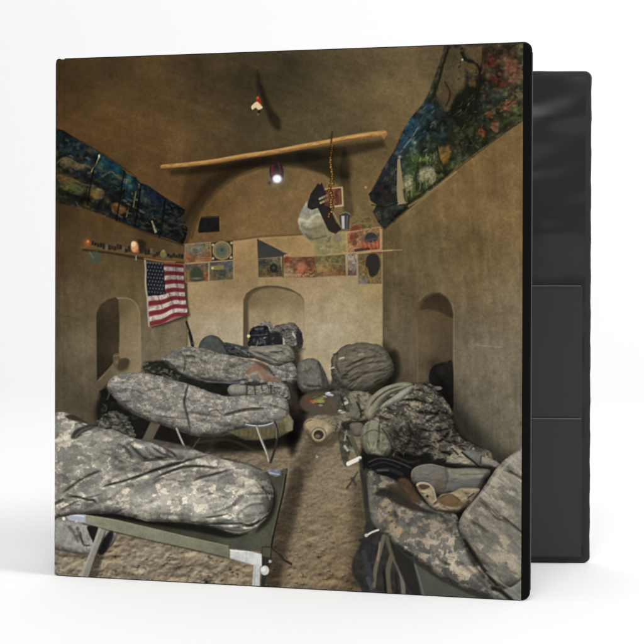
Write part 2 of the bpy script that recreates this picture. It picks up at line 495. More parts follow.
# left niche
fill([(97,381),(97,313),(101,305),(108,299.5),(117,297),(126,297),(134,300),(138.5,306),(140.5,316),(141.5,372)], plaster([
 (125,300,(112,92,60)),(135,315,(138,116,78)),(125,330,(132,110,74)),(137,345,(156,134,94)),(125,355,(122,102,72)),(136,366,(150,128,90)),(120,310,(96,78,50))], .06, 10, 9), 1.2)
line([(118,298),(127,298),(134,301),(138.5,307),(140.5,317),(141.3,366)], 1.5, (160,138,96), .45, 1.2)
fill([(97.3,381),(97,313),(101,305),(108,299.5),(116,297.2),(119,300),(120,318),(120,340),(119,358),(108,370)], plaster([
 (100,330,(46,38,26)),(112,305,(66,54,36)),(112,330,(60,50,34)),(116,350,(74,60,40)),(100,365,(40,34,25)),(108,362,(48,40,30))], .08, 6, 10), 1.6)
fill([(99,382),(119,357),(141.5,353),(142,362),(130,372),(112,384)], plaster([(105,378,(98,84,58)),(130,362,(134,114,80)),(140,358,(148,128,92))], .06, 6, 11), 2.4)
fill([(113.5,358),(114.5,354),(119,353),(121,358),(127,357.5),(130,361),(127,368),(120,370),(115,367)], (98,82,54), 1.2, sm=True)
dot(117.5,362,2,(124,106,74),.7); line([(115,356),(120,355)],1,(140,120,84),.7); shadow([(120,360),(130,360),(128,370),(119,371)],.75,3)
# right wall
RW = [(383.3,229),(398,215),(416,202),(434,188),(455,168),(480,149),(503,133),(536,112),(546,620),(470,560),(383.5,430)]
fill(RW, plaster([(388,232,(98,80,50)),(388,280,(94,80,52)),(388,340,(102,88,62)),(388,375,(84,72,54)),(410,225,(112,94,60)),(410,270,(104,88,58)),
 (440,200,(112,90,56)),(440,240,(110,92,60)),(435,275,(110,92,60)),(470,180,(112,88,54)),(470,240,(106,84,52)),(470,290,(112,90,58)),(500,150,(114,92,56)),
 (500,220,(122,98,62)),(520,180,(118,96,60)),(520,260,(126,106,72)),(500,300,(120,104,74)),(480,350,(116,104,80)),(510,360,(124,112,86)),(520,320,(122,106,76)),(470,400,(108,98,78)),
 (500,420,(112,104,84)),(522,410,(118,108,86)),(465,330,(112,98,72)),(490,255,(112,90,56))], .10, 13, 12, .7, 86, k=.99), 1.)
line([(383.3,230),(383.4,300),(383.6,378)], 1.3, (80,66,42), .5, 1.3)
line([(385,228),(400,216),(420,201.5),(434,190.5),(456,170),(482,149.5),(503,134.5),(530,117)], 1.6, (150,122,78), .5, 1.3)
for i in range(70):
    r = np.random.RandomState(i+90); x = r.uniform(390,524); y = r.uniform(170,430)
    if y < 400-(x-383)*1.9 and y < 235: continue
    line([(x,y),(x+r.uniform(-2,2),y+r.uniform(3,14)),(x+r.uniform(-4,4),y+r.uniform(8,26))], r.uniform(.5,1.4), [(150,130,94),(64,54,36)][i%2], .13, 1.3, taper=2)
line([(476,345),(486,346),(502,347)],1.0,(160,146,112),.5,1.2); dot(478,344,2,(150,136,104),.4,2)
for x,y in ((507,396),(498,412),(512,434),(521,424),(494,372)): glow(x,y,3,(92,78,52),.5)
glow(521,243,4,(150,112,60),.5,7)
# right niche
fill([(415.5,392),(416,312),(419,303),(425,296),(433,292.5),(440,292.5),(447,297),(451.5,304),(453.5,313),(453,418),(430,400)], plaster([
 (420,310,(100,80,48)),(425,300,(82,66,42)),(440,296,(74,60,40)),(447,310,(84,68,46)),(435,315,(96,78,50)),(425,340,(110,92,62)),(440,345,(92,76,52)),
 (425,370,(94,78,54)),(445,370,(62,52,38)),(448,345,(80,66,46)),(440,325,(92,74,48))], .07, 8, 14), 1.4)
shadow([(420,309),(425,300),(436,294),(446,298),(452,308),(453,318),(440,312),(428,309)], .74, 3)
line([(416.5,318),(417,340),(418,385)], 2.2, (122,104,70), .5, 2)
line([(452,303),(454,314),(453.8,340),(453.6,400)], 1.4, (138,118,84), .55, 1.2)
fill([(429,378),(431,369),(437,364),(446,362),(453,364),(452.8,412),(444,398),(432,388)], cloth((34,31,27),.25,3,4), 1.8, sm=True)
dot(440,371,5,(56,52,44),.6,4); fill([(427,386),(430,383.5),(434,386),(441,386.5),(442,389),(436,390),(428,388.5)], (168,158,142), .9, sm=True)
shadow([(383,345),(392,352),(396,380),(392,400),(383,392)], .62, 12)
shadow([(432,362),(458,398),(478,425),(505,450),(525,462),(520,480),(480,475),(450,440)], .50, 22)
# ======================= floor =============================================
def soil(x, y):
    base = idw([(300,400,(84,70,54)),(330,430,(128,110,82)),(300,450,(134,117,88)),(250,450,(126,110,84)),(330,480,(142,123,93)),(320,540,(140,121,90)),
      (350,580,(126,102,70)),(290,560,(140,119,86)),(140,560,(150,136,112)),(70,565,(146,133,108)),(200,575,(146,131,106)),(240,580,(146,128,98)),(345,520,(136,114,80)),(340,560,(130,106,74)),
      (180,450,(80,66,50)),(110,540,(138,118,88)),(290,500,(134,116,86))])(x, y)
    k = np.clip((y-410)/170, 0, 1); q = .25+.75*k
    def lay(sc, sd, sq):
        near = fbm(x+3*fbm(x, y, 9, sd+2, 2), y*1.35, sc, sd, 4, .6); far = fbm(x, y*2.6, sc*.5, sd+7, 4, .6)
        return far*(1-k)+near*k
    n1 = lay(11, 21, 1); n2 = 1-np.abs(lay(14, 27, 1))*2.6
    h = (n1*3.6+n2*1.5)*(.22+.78*k)*(.66+.5/(1+np.exp((x-250)/12)))
    gy, gx = np.gradient(blur(h.astype(np.float32), .3), 1/S)
    sh = np.clip(1-.36*gy-.16*gx, .5, 1.32)
    crack = np.clip(-lay(8, 33, 1)-.36, 0, 1)*2.2*k
    fine = fbm(x, y, 1.7, 35, 2)*.11+fbm(x*.6, y*1.6, 9, 36, 3)*.10
    return base*(sh*(1-np.clip(crack, 0, .45))+fine)[..., None]
fill([(186,392),(230,400),(296,388),(330,384),(352,392),(380,420),(400,470),(390,540),(420,640),(40,640),(40,500),(130,420)], soil, 1.5)
for i in range(150):
    r = np.random.RandomState(i+400); y = 430+170*r.rand()**.8; x = r.uniform(54,385)
    if 240 < x < 384 or y > 548:
        q = .35+.9*(y-430)/170
        dot(x+.7*q, y+.8*q, 1.5*q, (58,44,28), .55, 1.2, .9*q); dot(x, y, 1.1*q*r.uniform(.5,1.2), (188,168,130), .55, .8, .7*q)
# shadow band over the floor
shadow([(322,408),(336,414),(330,430),(318,455),(306,485),(296,520),(288,560),(278,605),(258,605),(268,560),(276,520),(290,480),(304,445),(314,424)], (.74,.72,.71), 14)
shadow([(300,392),(350,392),(345,412),(300,412)], .72, 8)
shadow([(355,480),(375,500),(372,560),(390,610),(345,612),(352,560),(352,520)], .70, 16)
shadow([(290,350),(300,350),(304,392),(308,412),(300,440),(292,455),(284,430),(284,400)], .30, 9)
shadow([(120,396),(190,430),(240,430),(296,418),(300,430),(290,445),(240,452),(190,452),(150,446),(112,440),(96,410)], .40, 12)
# ======================= murals and posters =================================
LM = [(40,120),(55,128.5),(64,130.5),(80,141),(99,152),(122,167),(126,173),(137,178),(141,183),(147,184.5),(165,197),(186,210),(183,219),(180.5,225),(188,227.5),(186.5,238),(183.5,244.5),(170,239),(150,233),(130,225.5),(110,217),(90,209),(60,203),(40,200)]
def dmural(x, y):
    b = idw([(60,140,(20,22,30)),(60,165,(30,28,20)),(60,190,(40,38,20)),(75,150,(22,28,42)),(90,160,(24,28,36)),(90,185,(34,32,24)),(90,200,(28,26,18)),
     (108,160,(20,42,58)),(118,170,(20,52,72)),(115,185,(18,24,28)),(130,185,(24,56,70)),(120,205,(30,28,22)),(140,205,(18,20,22)),(150,195,(22,26,44)),
     (165,210,(20,22,32)),(175,225,(18,20,22)),(160,230,(20,22,20)),(183,235,(20,20,20))], 2.6, 18)(x, y)
    n = fbm(x, y, 7, 50, 4, .7); g = np.clip(n-.18, 0, 1)[..., None]
    b = b*.75+b.mean(-1, keepdims=True)*.22; b[..., 1] = np.maximum(b[..., 1], b[..., 2]*.92)*1.04; return b*(1+.9*np.clip(n, -.8, .5))[..., None]+g*C((120,104,62))*.4
fill(LM, dmural, 1.)
r = np.random.RandomState(3)
for i in range(240):
    x = r.uniform(56,186); y = 128+(x-56)*.62+r.uniform(6, 68-(x-56)*.28)
    if y > 205+(x-56)*.31-3: continue
    c = [(70,66,34),(34,44,44),(14,14,16),(60,46,26),(44,56,60)][i%5]
    a = r.uniform(0,3.1); L = r.uniform(1,5)
    line([(x,y),(x+L*np.cos(a),y+L*np.sin(a)*.6)], r.uniform(.6,2.2), c, r.uniform(.2,.6), 1.2)
for x,y,rx,ry,c,a in ((67,160,7,2.5,(112,94,62),.6),(75,166,9,3,(104,86,54),.6),(90,151,5,3,(92,78,48),.6),(62,176,8,2,(120,84,40),.5),(70,181,10,2.5,(110,94,42),.55),
  (68,188,9,3,(84,88,36),.6),(95,194,6,4,(130,98,48),.55),(92,190,4,5,(104,96,50),.6),(122,209,4,5,(120,76,36),.6),(118,204,3,3,(104,70,40),.6),(56,153,2,4,(92,86,48),.6),
  (126,182,2,1.6,(150,150,110),.8),(126,180,2,3,(38,76,92),.6),(103,171,6,2,(70,88,84),.5),(114,182,5,1.8,(90,96,88),.45),(86,206,9,3,(66,60,30),.5),(108,200,4,5,(70,60,36),.5),
  (146,201,1.6,3,(80,74,76),.6),(158,216,3,1.5,(70,72,74),.5),(110,164,5,3,(24,50,72),.5),(134,186,4,3,(24,54,70),.5)):
    glow(x,y,rx,c,a,ry)
line([(100,155),(97,163),(92,172)],1.2,(176,152,108),.9); dot(99.6,157,.9,(220,210,190),.9,.8,2)
line([(136.5,192),(135,201),(134,207)],1.2,(120,108,52),.8); line([(129,208),(127,217)],1.2,(128,100,42),.8)
fill([(151.5,221),(153,220.5),(157.8,232),(155.5,233.5)], (132,122,96), .8); line([(139,184),(141,186)],1,(150,140,110),.6)
line([(124,170),(126,178),(120,222)],1.,(8,8,8),.5); line([(166,200),(162,236)],1.,(8,8,10),.5); line([(141,186),(136,226)],1.,(8,8,10),.5)
line([(56,203),(90,209.5),(130,226),(150,234),(184,245.5)],1.6,(40,28,14),.6,1.4)
line([(56,128),(80,140.5),(99,151.5),(122,166.5),(137,177.5)],1.3,(30,24,18),.5,1.2)
q = np.random.RandomState(77)
for i in range(150):
    x = q.uniform(56,184); t_ = q.rand(); y = 128.5+(x-56)*.625+t_*(72-(x-56)*.30)+2
    if y > 202+(x-56)*.33-2: continue
    L = q.uniform(2,7); c = [(96,86,54),(58,70,66),(12,12,14),(12,14,18),(84,70,40),(70,84,86)][i%6]
    if x > 140: c = tuple(int(v*.72) for v in c)
    line([(x,y),(x+L*.5,y+L*.2+q.uniform(-1,1)),(x+L,y+L*.45)], q.uniform(.7,2.4), c, q.uniform(.35,.8), 1., taper=1)
for a in ([(57,163),(66,158),(78,164),(88,166),(96,172)],[(60,181),(70,178),(82,184),(94,186)],[(104,176),(112,172),(120,178),(128,180)]): line(a,1.6,(118,104,72),.5,1.6)
for a in ([(60,190),(74,196),(90,200)],[(84,176),(94,182),(108,190)],[(110,196),(122,204),(134,212)]): line(a,4,(14,14,14),.6,2.5)
for P_,c in (([(60,163),(68,157),(78,163),(88,166),(84,170),(72,167),(64,168)],(100,88,58)),([(62,186),(74,183),(86,188),(82,193),(70,191)],(78,80,40)),([(92,192),(98,188),(104,192),(102,199),(95,199)],(116,92,54)),([(104,158),(112,160),(120,168),(118,174),(108,168)],(26,54,70)),([(112,204),(120,203),(126,208),(122,215),(114,212)],(104,72,38)),([(56,178),(66,176),(76,182),(66,184)],(98,70,36)),([(146,190),(156,194),(164,200),(160,206),(150,202)],(24,30,50))):
    fill(P_, cloth(c,.5,3,82), 2, .6, sm=True, wob=2, ws=4)
for a in ([(98,157),(93,175),(88,205)],[(125,172),(121,196),(117,221)],[(141.5,185),(139,205),(135,226)],[(166,199),(163,218),(160,237)]): line(a,1.6,(9,9,10),.7,1.3)
# right mural
RM = [(372,191),(369,194),(371,201),(377,205),(373,212),(378,222),(384.5,229),(398,217),(416,202.5),(434,189),(455,169),(480,150),(503,134),(540,110),(540,30),(446,30),(443,52),(437,70),(430,90),(423,104),(410,119),(403,132),(396,148),(384,168)]
def rmural(x, y):
    b = idw([(440,70,(66,58,38)),(432,92,(58,54,38)),(425,110,(34,52,60)),(412,128,(30,60,74)),(404,145,(30,58,72)),(398,160,(34,36,44)),(385,180,(34,32,36)),(378,195,(34,32,38)),
     (390,205,(42,38,30)),(390,220,(40,40,34)),(440,130,(24,30,28)),(430,150,(40,46,28)),(415,165,(54,74,30)),(412,190,(70,82,36)),(430,178,(78,84,44)),(440,160,(54,44,24)),
     (460,110,(26,28,18)),(460,140,(40,38,22)),(475,130,(34,36,22)),(480,80,(40,34,22)),(490,60,(52,34,24)),(510,60,(80,54,38)),(515,85,(64,48,34)),(500,100,(44,48,36)),(524,60,(62,60,36)),
     (520,110,(60,62,32)),(500,120,(50,52,28)),(480,110,(34,40,34)),(524,90,(54,60,40)),(490,135,(52,50,28))], 2.6, 18)(x, y)
    n = fbm(x, y, 7, 54, 4, .7); g = np.clip(n-.2, 0, 1)[..., None]
    b = b*.72+b.mean(-1, keepdims=True)*.26; b[..., 1] = np.maximum(b[..., 1], b[..., 2]*.84)*1.04; return b*(1+.8*np.clip(n, -.8, .5))[..., None]+g*C((120,106,70))*.4
fill(RM, rmural, 1.)
r = np.random.RandomState(5)
for i in range(420):
    x = r.uniform(372,526); y = r.uniform(48,228)
    if y > 229-(x-384)*.8 or y < 196-(x-372)*1.9 or x < 372+(228-y)*.45: continue
    if x > 478 and y < 120: c = [(96,38,32),(60,66,34),(140,96,60),(30,34,22),(72,60,36)][i%5]
    elif y > 150 and x > 400: c = [(96,112,48),(60,80,30),(36,40,22),(130,122,80),(50,44,26)][i%5]
    else: c = [(20,22,16),(58,60,36),(40,60,66),(74,62,34),(14,14,14)][i%5]
    a = r.uniform(0,3.1); L = r.uniform(1,5)
    line([(x,y),(x+L*np.cos(a),y+L*np.sin(a))], r.uniform(.6,2.2), c, r.uniform(.2,.6), 1.1)
fill([(448,51),(456,48),(463,53),(468,62),(466,74),(463,86),(455,97),(448,111),(443,107),(437,96),(438,84),(441,72),(444,60)], plaster([(450,60,(76,67,44)),(455,80,(86,74,50)),(445,100,(74,64,42))], .16, 5, 61), 3.2, .9, sm=True, wob=2)
fill([(464,46),(484,46),(483,62),(478,72),(472,60),(466,54)], plaster([(475,52,(80,66,44))], .14, 5, 62), 3, wob=1.5)
line([(449,48),(446,56),(442,70),(438,84),(433,98)], 2.4, (28,26,16), .8, 1.2, wob=.5)
line([(462,53),(466,60),(474,63),(480,70),(480,84),(477,98)], 3.2, (22,22,14), .85, 1.2, wob=.8)
line([(445,82),(450,92),(449,100),(446,106)], 2, (44,30,22), .8, 1.2); glow(446,97,2.5,(104,64,46),.6,3)
dot(462.5,60,1,(170,170,160),.9)
dot(471.5,68,5,(104,86,42),.7,2.6,4.6); dot(472.5,84,3.6,(98,70,38),.7,2.6,5); line([(466,66),(476,70)],1,(60,46,20),.5)
fill([(462,92),(470,86),(482,92),(480,108),(476,122),(466,128),(455,124),(452,112),(456,100)], (22,24,16), 3, .75, sm=True, wob=2)
for i in range(18):
    q = np.random.RandomState(i+70); x = q.uniform(452,480); y = q.uniform(96,148)
    line([(x,y),(x+3,y-1),(x+5,y-5)], .8, (84,80,44), .5)
for x,y,rx,ry,c,a in ((512,68,9,12,(122,78,60),.75),(516,78,6,6,(134,88,68),.5),(507,62,5,5,(108,62,50),.6),(489,58,6,6,(74,36,28),.7),(494,80,7,6,(66,32,26),.7),(507,84,6,4,(92,44,34),.6),
  (488,76,3,4,(116,84,58),.7),(509,104,5,4,(146,80,54),.8),(504,108,4,4,(128,70,50),.7),(490,113,3,3.5,(120,58,42),.8),(495.5,126,4,5,(140,80,58),.85),(481,133,5,3,(110,58,36),.7),
  (522,98,5,3,(120,98,66),.6),(516,118,8,2.5,(86,92,52),.6),(500,96,6,5,(44,58,48),.7),(478,118,5,6,(34,36,26),.6),(524,78,3,4,(112,100,60),.6),(500,90,9,2,(110,98,66),.5),(520,54,4,3,(100,104,70),.6),
  (428,107,6,6,(40,60,84),.5),(411,130,5,7,(34,60,74),.5),(407,139,3,7,(44,70,80),.5),(421,112,5,3,(110,104,80),.55),(415,143,2.5,2,(150,146,120),.75),(419,128,2,4,(96,106,100),.6),
  (411,149,2,2,(120,126,110),.6),(442,136,6,3.5,(44,64,76),.7),(444,157,5,7,(134,96,40),.85),(440,151,2,4,(150,112,50),.6),(448,148,2,4,(150,112,52),.6),(400,157,2.5,2,(168,166,150),.8),(397,153,4,3,(96,110,116),.6),
  (408,184,4.5,8,(150,136,104),.85),(425,175,6,7,(158,144,112),.9),(421,180,4,4,(140,128,96),.7),(428,158,2,2,(150,146,120),.8),(424,160,6,2.5,(92,126,44),.7),(416,160,6,3,(60,88,34),.7),
  (432,178,3,6,(150,146,116),.6),(418,194,9,2.5,(96,112,46),.7),(440,176,6,2,(70,82,36),.6),(392,206,5,6,(60,68,66),.5),(398,206,3,4,(62,74,80),.6),(386,172,4,4,(32,40,72),.6),(392,174,2,4,(84,88,64),.5),
  (380,190,4,6,(60,34,36),.5),(388,197,4,4,(62,46,30),.5)):
    glow(x,y,rx*.75,c,a,ry*.75)
q = np.random.RandomState(78)
for cx,cy,R_,base in ((513,70,11,(122,76,58)),(509,104,6,(124,76,52)),(490,114,4,(104,58,40)),(495.5,126,5,(120,74,52)),(491,62,8,(96,40,32)),(498,80,7,(88,38,30)),(482,133,4,(110,60,40))):
    for i in range(26):
        a = q.uniform(0,6.28); r_ = R_*q.uniform(.1,1); x = cx+r_*np.cos(a); y = cy+r_*np.sin(a)*1.15
        f_ = [1.02,.6,.85,.42,1.12][i%5]; dot(x,y,q.uniform(.9,2.2),tuple(min(255,int(v*f_)) for v in base),.6,1,q.uniform(.7,1.6))
for i in range(120):
    x = q.uniform(455,526); y = q.uniform(62,150)
    if y > 168-(x-455)*.78-3: continue
    L = q.uniform(2,6); a = q.uniform(-1.4,.6)
    line([(x,y),(x+L*np.cos(a),y+L*np.sin(a))], q.uniform(.8,2.), [(16,18,12),(66,72,40),(104,96,58),(24,34,24),(86,60,36)][i%5], q.uniform(.3,.7), 1., taper=1)
for i in range(60):
    x = q.uniform(404,446); y = q.uniform(152,202)
    if y > 212-(x-404)*.78-2: continue
    line([(x,y),(x+q.uniform(-1,1),y-q.uniform(2,6))], q.uniform(.7,1.6), [(20,26,14),(104,128,56),(140,140,96),(46,70,26)][i%4], .6, .9, taper=1)
for i in range(40):
    x = q.uniform(398,432); y = q.uniform(106,154)
    if x < 404+(128-y)*.8 or x < 398: continue
    line([(x,y),(x+q.uniform(2,5),y-q.uniform(2,7))], q.uniform(.8,2), [(16,26,36),(60,86,104),(30,40,30),(120,120,100)][i%4], .5, 1, taper=1)
fill([(416,168),(419,162),(420,178),(424,186),(417,190),(415,180)], (36,44,22), 1.2, .8)
line([(512,60),(508,70),(514,80),(518,70),(512,66)],1,(96,44,38),.6); line([(500,112),(512,104),(522,96)],1.4,(118,104,66),.5)
line([(496,130),(508,121),(524,110)],2.5,(64,76,40),.5,2)
for P_,c in (([(404,178),(408,174),(412,177),(413,186),(409,191),(405,189)],(150,140,112)),([(418,174),(424,168),(431,167),(435,172),(436,180),(430,184),(427,178),(422,182),(418,181)],(156,144,116)),([(440,150),(446,147),(451,151),(450,160),(444,164),(440,158)],(122,90,42)),([(402,140),(408,128),(414,120),(420,121),(416,132),(410,144),(404,150)],(38,62,76))):
    fill(P_, cloth(c,.5,2,81), 2, .55, sm=True, wob=2, ws=3)
for a in ([(407,190),(406,197)],[(411,188),(412,196)],[(421,182),(420,190)],[(426,180),(427,188)],[(432,183),(434,188)]): line(a,1,(140,132,104),.6,.9)
line([(404,148),(412,138),(418,128)],1.3,(132,140,132),.6,1.2); line([(418,140),(430,132),(440,136)],1.4,(50,66,74),.4,1.4)
for a,c,al in (([(437,146),(440,160),(447,176)],(16,16,12),.6),([(438.5,146),(441.5,160)],(110,100,70),.4),([(452,112),(462,130),(478,152)],(18,18,13),.5),([(483,48),(482,62),(477,84),(476,110)],(22,18,14),.5),([(403,132),(411,138),(424,128),(436,118)],(20,24,26),.5),([(404,190),(418,182)],(60,70,34),.4),([(478,118),(496,108),(526,88)],(96,88,56),.4)):
    line(a,1.2,c,al,1.1)
q = np.random.RandomState(91)
for i in range(70):
    x = q.uniform(486,526); y = q.uniform(50,128)
    if y > 140-(x-486)*.78: continue
    dot(x,y,q.uniform(.8,2.4),[(112,100,64),(58,66,34),(34,42,24),(128,84,62),(84,88,50)][i%5],.45,1.2,q.uniform(.7,1.8))
fill([(397.6,160),(400,158),(402.5,178),(405,192),(408.5,203),(398,205),(397,190)], (136,122,92), .9)
line([(404,190),(407.5,202),(420,195),(440,180),(452,170)],2,(40,30,20),.7,1.4)
line([(402,132),(396,148),(384,168),(372,190)],1.4,(84,44,26),.4,1.2)
line([(372,205),(386,207),(398,203)],1.2,(18,18,16),.6)
shadow([(396,214),(404,206),(412,203),(404,212),(390,224),(385,228)],.6,3)
line([(385,229),(398,218),(416,203),(434,190),(456,170),(482,150),(503,134.5),(530,116)],1.4,(52,40,24),.7,1.2)
line([(409,206),(424,197),(446,180),(456,172)],2.2,(146,124,84),.7,1.4)
# ---- shelf on the left wall
line([(82,247.5),(95,247),(110,250),(125,252.5),(140,255),(148,256),(160,258.5),(176,260),(186,261)], 2.6, (104,76,42), .9, 1)
line([(84,250),(110,253),(140,258),(160,261),(185,263.5)], 2.2, (42,32,20), .7, 1.4)
r = np.random.RandomState(9)
for i in range(34):
    x = 92+i*2.8; y = 246+(x-92)*.135+r.uniform(-2,1)
    if 130 < x < 140: continue
    h = r.uniform(2,5); c = [(34,30,26),(70,76,72),(96,92,78),(48,34,24),(26,26,26)][r.randint(5)]
    fill([(x,y-h),(x+2.4,y-h+.3),(x+2.4,y+1),(x,y+1)], c, 1, .85)
glow(88,243,3.2,(170,84,36),.9,3.4); dot(88.5,241.5,1.3,(210,130,70),.8)
dot(135.5,247,4,(206,150,104),.95,1.3,5.4); dot(134,244,2.4,(224,196,160),.9,1.3,2.8); dot(138,251,2,(180,96,50),.6,1.5)
shadow([(138,240),(146,242),(145,252),(140,252)],.6,3)
line([(136.6,256),(136.6,260)],.9,(180,190,190),.7)
fill([(90,255),(94,251),(99,253),(101,259),(97,264),(91,261),(89,258)], (70,78,62), 1.2, .8, sm=True); line([(90,252),(94,258)],1.2,(110,118,96),.6); line([(97,251),(100,258),(97,263)],1.4,(56,80,70),.8)
dot(163.5,254,3,(120,108,60),.9,1,3.6); dot(164,251,1.4,(140,128,80),.8); dot(155,256,2,(60,34,24),.8)
line([(145,258.5),(160,261),(176,262)],1.6,(150,112,60),.8)
# ---- flag
FLG = [(145.6,260.5),(160,262),(184,263.5),(184.5,280),(185.5,295),(187.5,308),(188.5,314.5),(180,317.5),(168,322),(158,325),(150,326.5),(149,310),(147.5,285)]
fill([(p[0]+2.5,p[1]+1.5) for p in FLG], (50,38,24), 2.4, .6)
w = win(FLG, 4); x, y = XX[w], YY[w]
u = np.clip((x-146-(y-260)*.06)/(38.5), 0, 1)
top = 260.6+u*3.2; bot = 326.8-u*12.5-2.2*np.sin((u-.1)*3.1)*0+1.2*np.sin(u*8)
v = (y-top)/(bot-top)+.012*np.sin(u*11)*np.clip((y-262)/50,0,1)
band = np.floor(np.clip(v, 0, .999)*13).astype(int)
fr = np.clip(v, 0, .999)*13-band
cloth_n = fbm(*rot(x, y, 90, 5.), 5, 88, 3)
white = C((176,158,150))*(1+.12*cloth_n)[..., None]*(1-.16*(fbm(x, y, 3, 90, 2) > .12))[..., None]*np.clip(.82+.3*(y-262)/50, .8, 1.12)[..., None]
red = C((116,37,39))*(1+.10*cloth_n)[..., None]*np.clip(.8+.3*(y-262)/50, .78, 1.15)[..., None]
e = np.clip(np.minimum(fr, 1-fr)*3.4/.8+.5, 0, 1)*.5
k = (band % 2 == 0)
col = np.where(k[..., None], red, white)
mixc = (red+white)/2; ed = np.clip(np.minimum(fr, 1-fr)*6, 0, 1)[..., None]; col = mixc*(1-ed)+col*ed
can = (u < .47) & (band < 7)
navy = C((32,33,40))*(1+.2*cloth_n)[..., None]
st = np.zeros(x.shape)
for rr in range(9):
    for cc in range(6 if rr % 2 == 0 else 5):
        su = .04+(cc+(.5 if rr % 2 else 0))*.078; sv = .035+rr*.056
        sx = 146+su*38.5+(260+sv*62-260)*.06; sy = 260.6+su*3.2+sv*64
        st = np.maximum(st, np.clip(1.2-np.hypot(x-sx, (y-sy)*.85)/.75, 0, 1))
navy = navy*(1-st[..., None]*.7)+C((150,148,142))*.7*st[..., None]
col = np.where(can[..., None], navy, col)
blend(w, np.clip(sdf(FLG, w)/.8+.5, 0, 1), col)
line([(145.6,260.5),(146.4,272),(146,284),(148,300),(148.6,314),(149.6,326)],1.6,(176,166,146),.8,1)
line([(147,262),(184,264.3)],1.2,(150,116,70),.5,1)
for a in ([(157,291),(160,300),(163,308)],[(168,288),(172,300),(175,306)],[(176,262),(177,280),(180,300)]): line(a,1,(60,30,28),.45,1.2)
line([(187,322),(189,328),(192,337),(193.5,347)],2.0,(30,28,26),.9,.9); line([(190,333),(193,345)],3,(30,30,30),.85,1); dot(193.5,343,1.6,(80,84,88),.6)
# ---- posters, back wall left
fill([(200,222),(202,217),(219.5,216),(220,231.5),(199.5,233),(198.5,231)], cloth((28,26,24),.2,4,2), .9); line([(203,218),(219,217)],1,(80,66,44),.6)
def poster(P, ctrl, border=(150,130,92), seed=0, sp=80, cols=(), bw=1., amp=.5):
    fill(P, (lambda x, y: (idw(ctrl, 3.2, 6)(x, y)*.94+C((104,88,62))*.07)*(1+amp*.7*fbm(x, y, 2.6, seed, 3, .7))[..., None]), .9)
    r = np.random.RandomState(seed); p = np.array(P); x0, y0 = p.min(0)+1; x1, y1 = p.max(0)-1
    for i in range(sp):
        x = r.uniform(x0, x1); y = r.uniform(y0, y1); c = cols[r.randint(len(cols))]
        # bound by the quadrilateral
        line([(x,y),(min(x+r.uniform(0,3), x1),np.clip(y+r.uniform(-1.5,1.5), y0, y1))], r.uniform(.4,1.0), tuple(min(255, int(v*r.uniform(.7,1.3))) for v in c), r.uniform(.25,.55), .8)
    if border: line(list(P)+[P[0]], bw, border, .5, .9, sm=False)
poster([(185.5,244.5),(211,242.3),(211.5,262),(185.5,263)], [(190,247,(110,98,72)),(205,246,(104,96,72)),(198,253,(92,92,76)),(190,259,(128,72,44)),(208,259,(138,80,46)),(198,260,(140,100,58)),(198,248,(104,104,92))], seed=1, cols=[(150,70,38),(70,80,66),(120,110,80),(170,110,56)])
poster([(211.8,242.5),(233.5,240.5),(233.5,260),(212,261.5)], [(222,250,(48,44,38))], (92,76,52), 2, 10, [(70,60,44)], .8, .2)
dot(222.6,250.6,9.6,(146,126,82),.95,1,9.4); dot(222.6,250.6,8.2,(110,100,72),.9,1,8); dot(222,251,5.2,(78,92,76),.85,1.6,5.6); dot(222.5,250,1.8,(60,66,54),.8); dot(222,256.5,3,(122,96,54),.7,1.2,1.4)
for a in ((213.5,245),(213.5,258.5),(232,243),(231.5,257.5)): dot(a[0],a[1],1.3,(186,166,124),.9)
poster([(184.5,264.5),(209,262.5),(209,281),(186,282.5)], [(190,267,(90,84,70)),(205,266,(96,88,70)),(188,276,(136,98,58)),(206,275,(140,84,50)),(197,274,(58,66,52)),(197,280,(70,62,46))], seed=3, cols=[(58,66,48),(130,92,52),(100,90,66),(150,78,44)])
fill([(191,280),(192,270),(197,266.5),(202,270),(204,280)], (54,62,48), 2, .8, sm=True); dot(197,278.5,5,(150,140,116),.5,1.2,1)
poster([(210,262),(234,260.3),(234,279.5),(210,281)], [(214,266,(84,82,76)),(228,266,(84,86,90)),(222,274,(60,60,54)),(214,278,(96,82,56)),(230,278,(100,88,62))], seed=4, cols=[(52,52,48),(110,100,74),(96,96,96),(120,92,50)])
fill([(212,266),(224,265.5),(224.5,269.5),(212,270)], (140,124,56), 1, .75); dot(213,268,1.3,(200,186,110),.9)
line([(209.6,262),(209.4,281)],1,(150,132,96),.7); line([(185,263.6),(233,260.2)],1,(160,138,98),.7)
line([(233.8,241),(234.2,280)],1.4,(166,140,92),.5,1.2)
# dark cloth triangle and centre posters
fill([(257.5,238.5),(260,240),(275,247.5),(284,252.5),(288,253.5),(282,256),(280,258),(281,262),(258.5,262)], cloth((62,60,58),.12,5,7), 1)
poster([(258.3,259),(281,257),(283,277),(258.5,277.5)], [(264,263,(62,60,50)),(276,262,(104,98,76)),(262,272,(84,74,44)),(275,268,(42,42,36)),(270,276,(110,84,44))], (160,136,94), 5, 90, [(34,34,28),(120,108,76),(64,66,52),(130,98,52)])
dot(274,268,3.6,(36,36,32),.8,1.2,4.4); dot(274,268,1.6,(78,74,62),.7)
line([(283.2,255.5),(283.6,277)],1.3,(40,32,24),.9)
poster([(284,257),(316,256.5),(316,277.5),(284,277.5)], [(287,258,(120,60,40)),(288,270,(140,110,74)),(298,262,(110,76,52)),(302,270,(160,96,62)),(310,262,(96,60,38)),(313,272,(110,70,44))], (150,128,86), 6, 110, [(160,100,66),(110,50,34),(176,150,110),(120,100,60),(84,60,40)])
dot(302,267,4,(176,106,74),.6,2,5); dot(287.5,258.5,2.4,(134,54,38),.7)
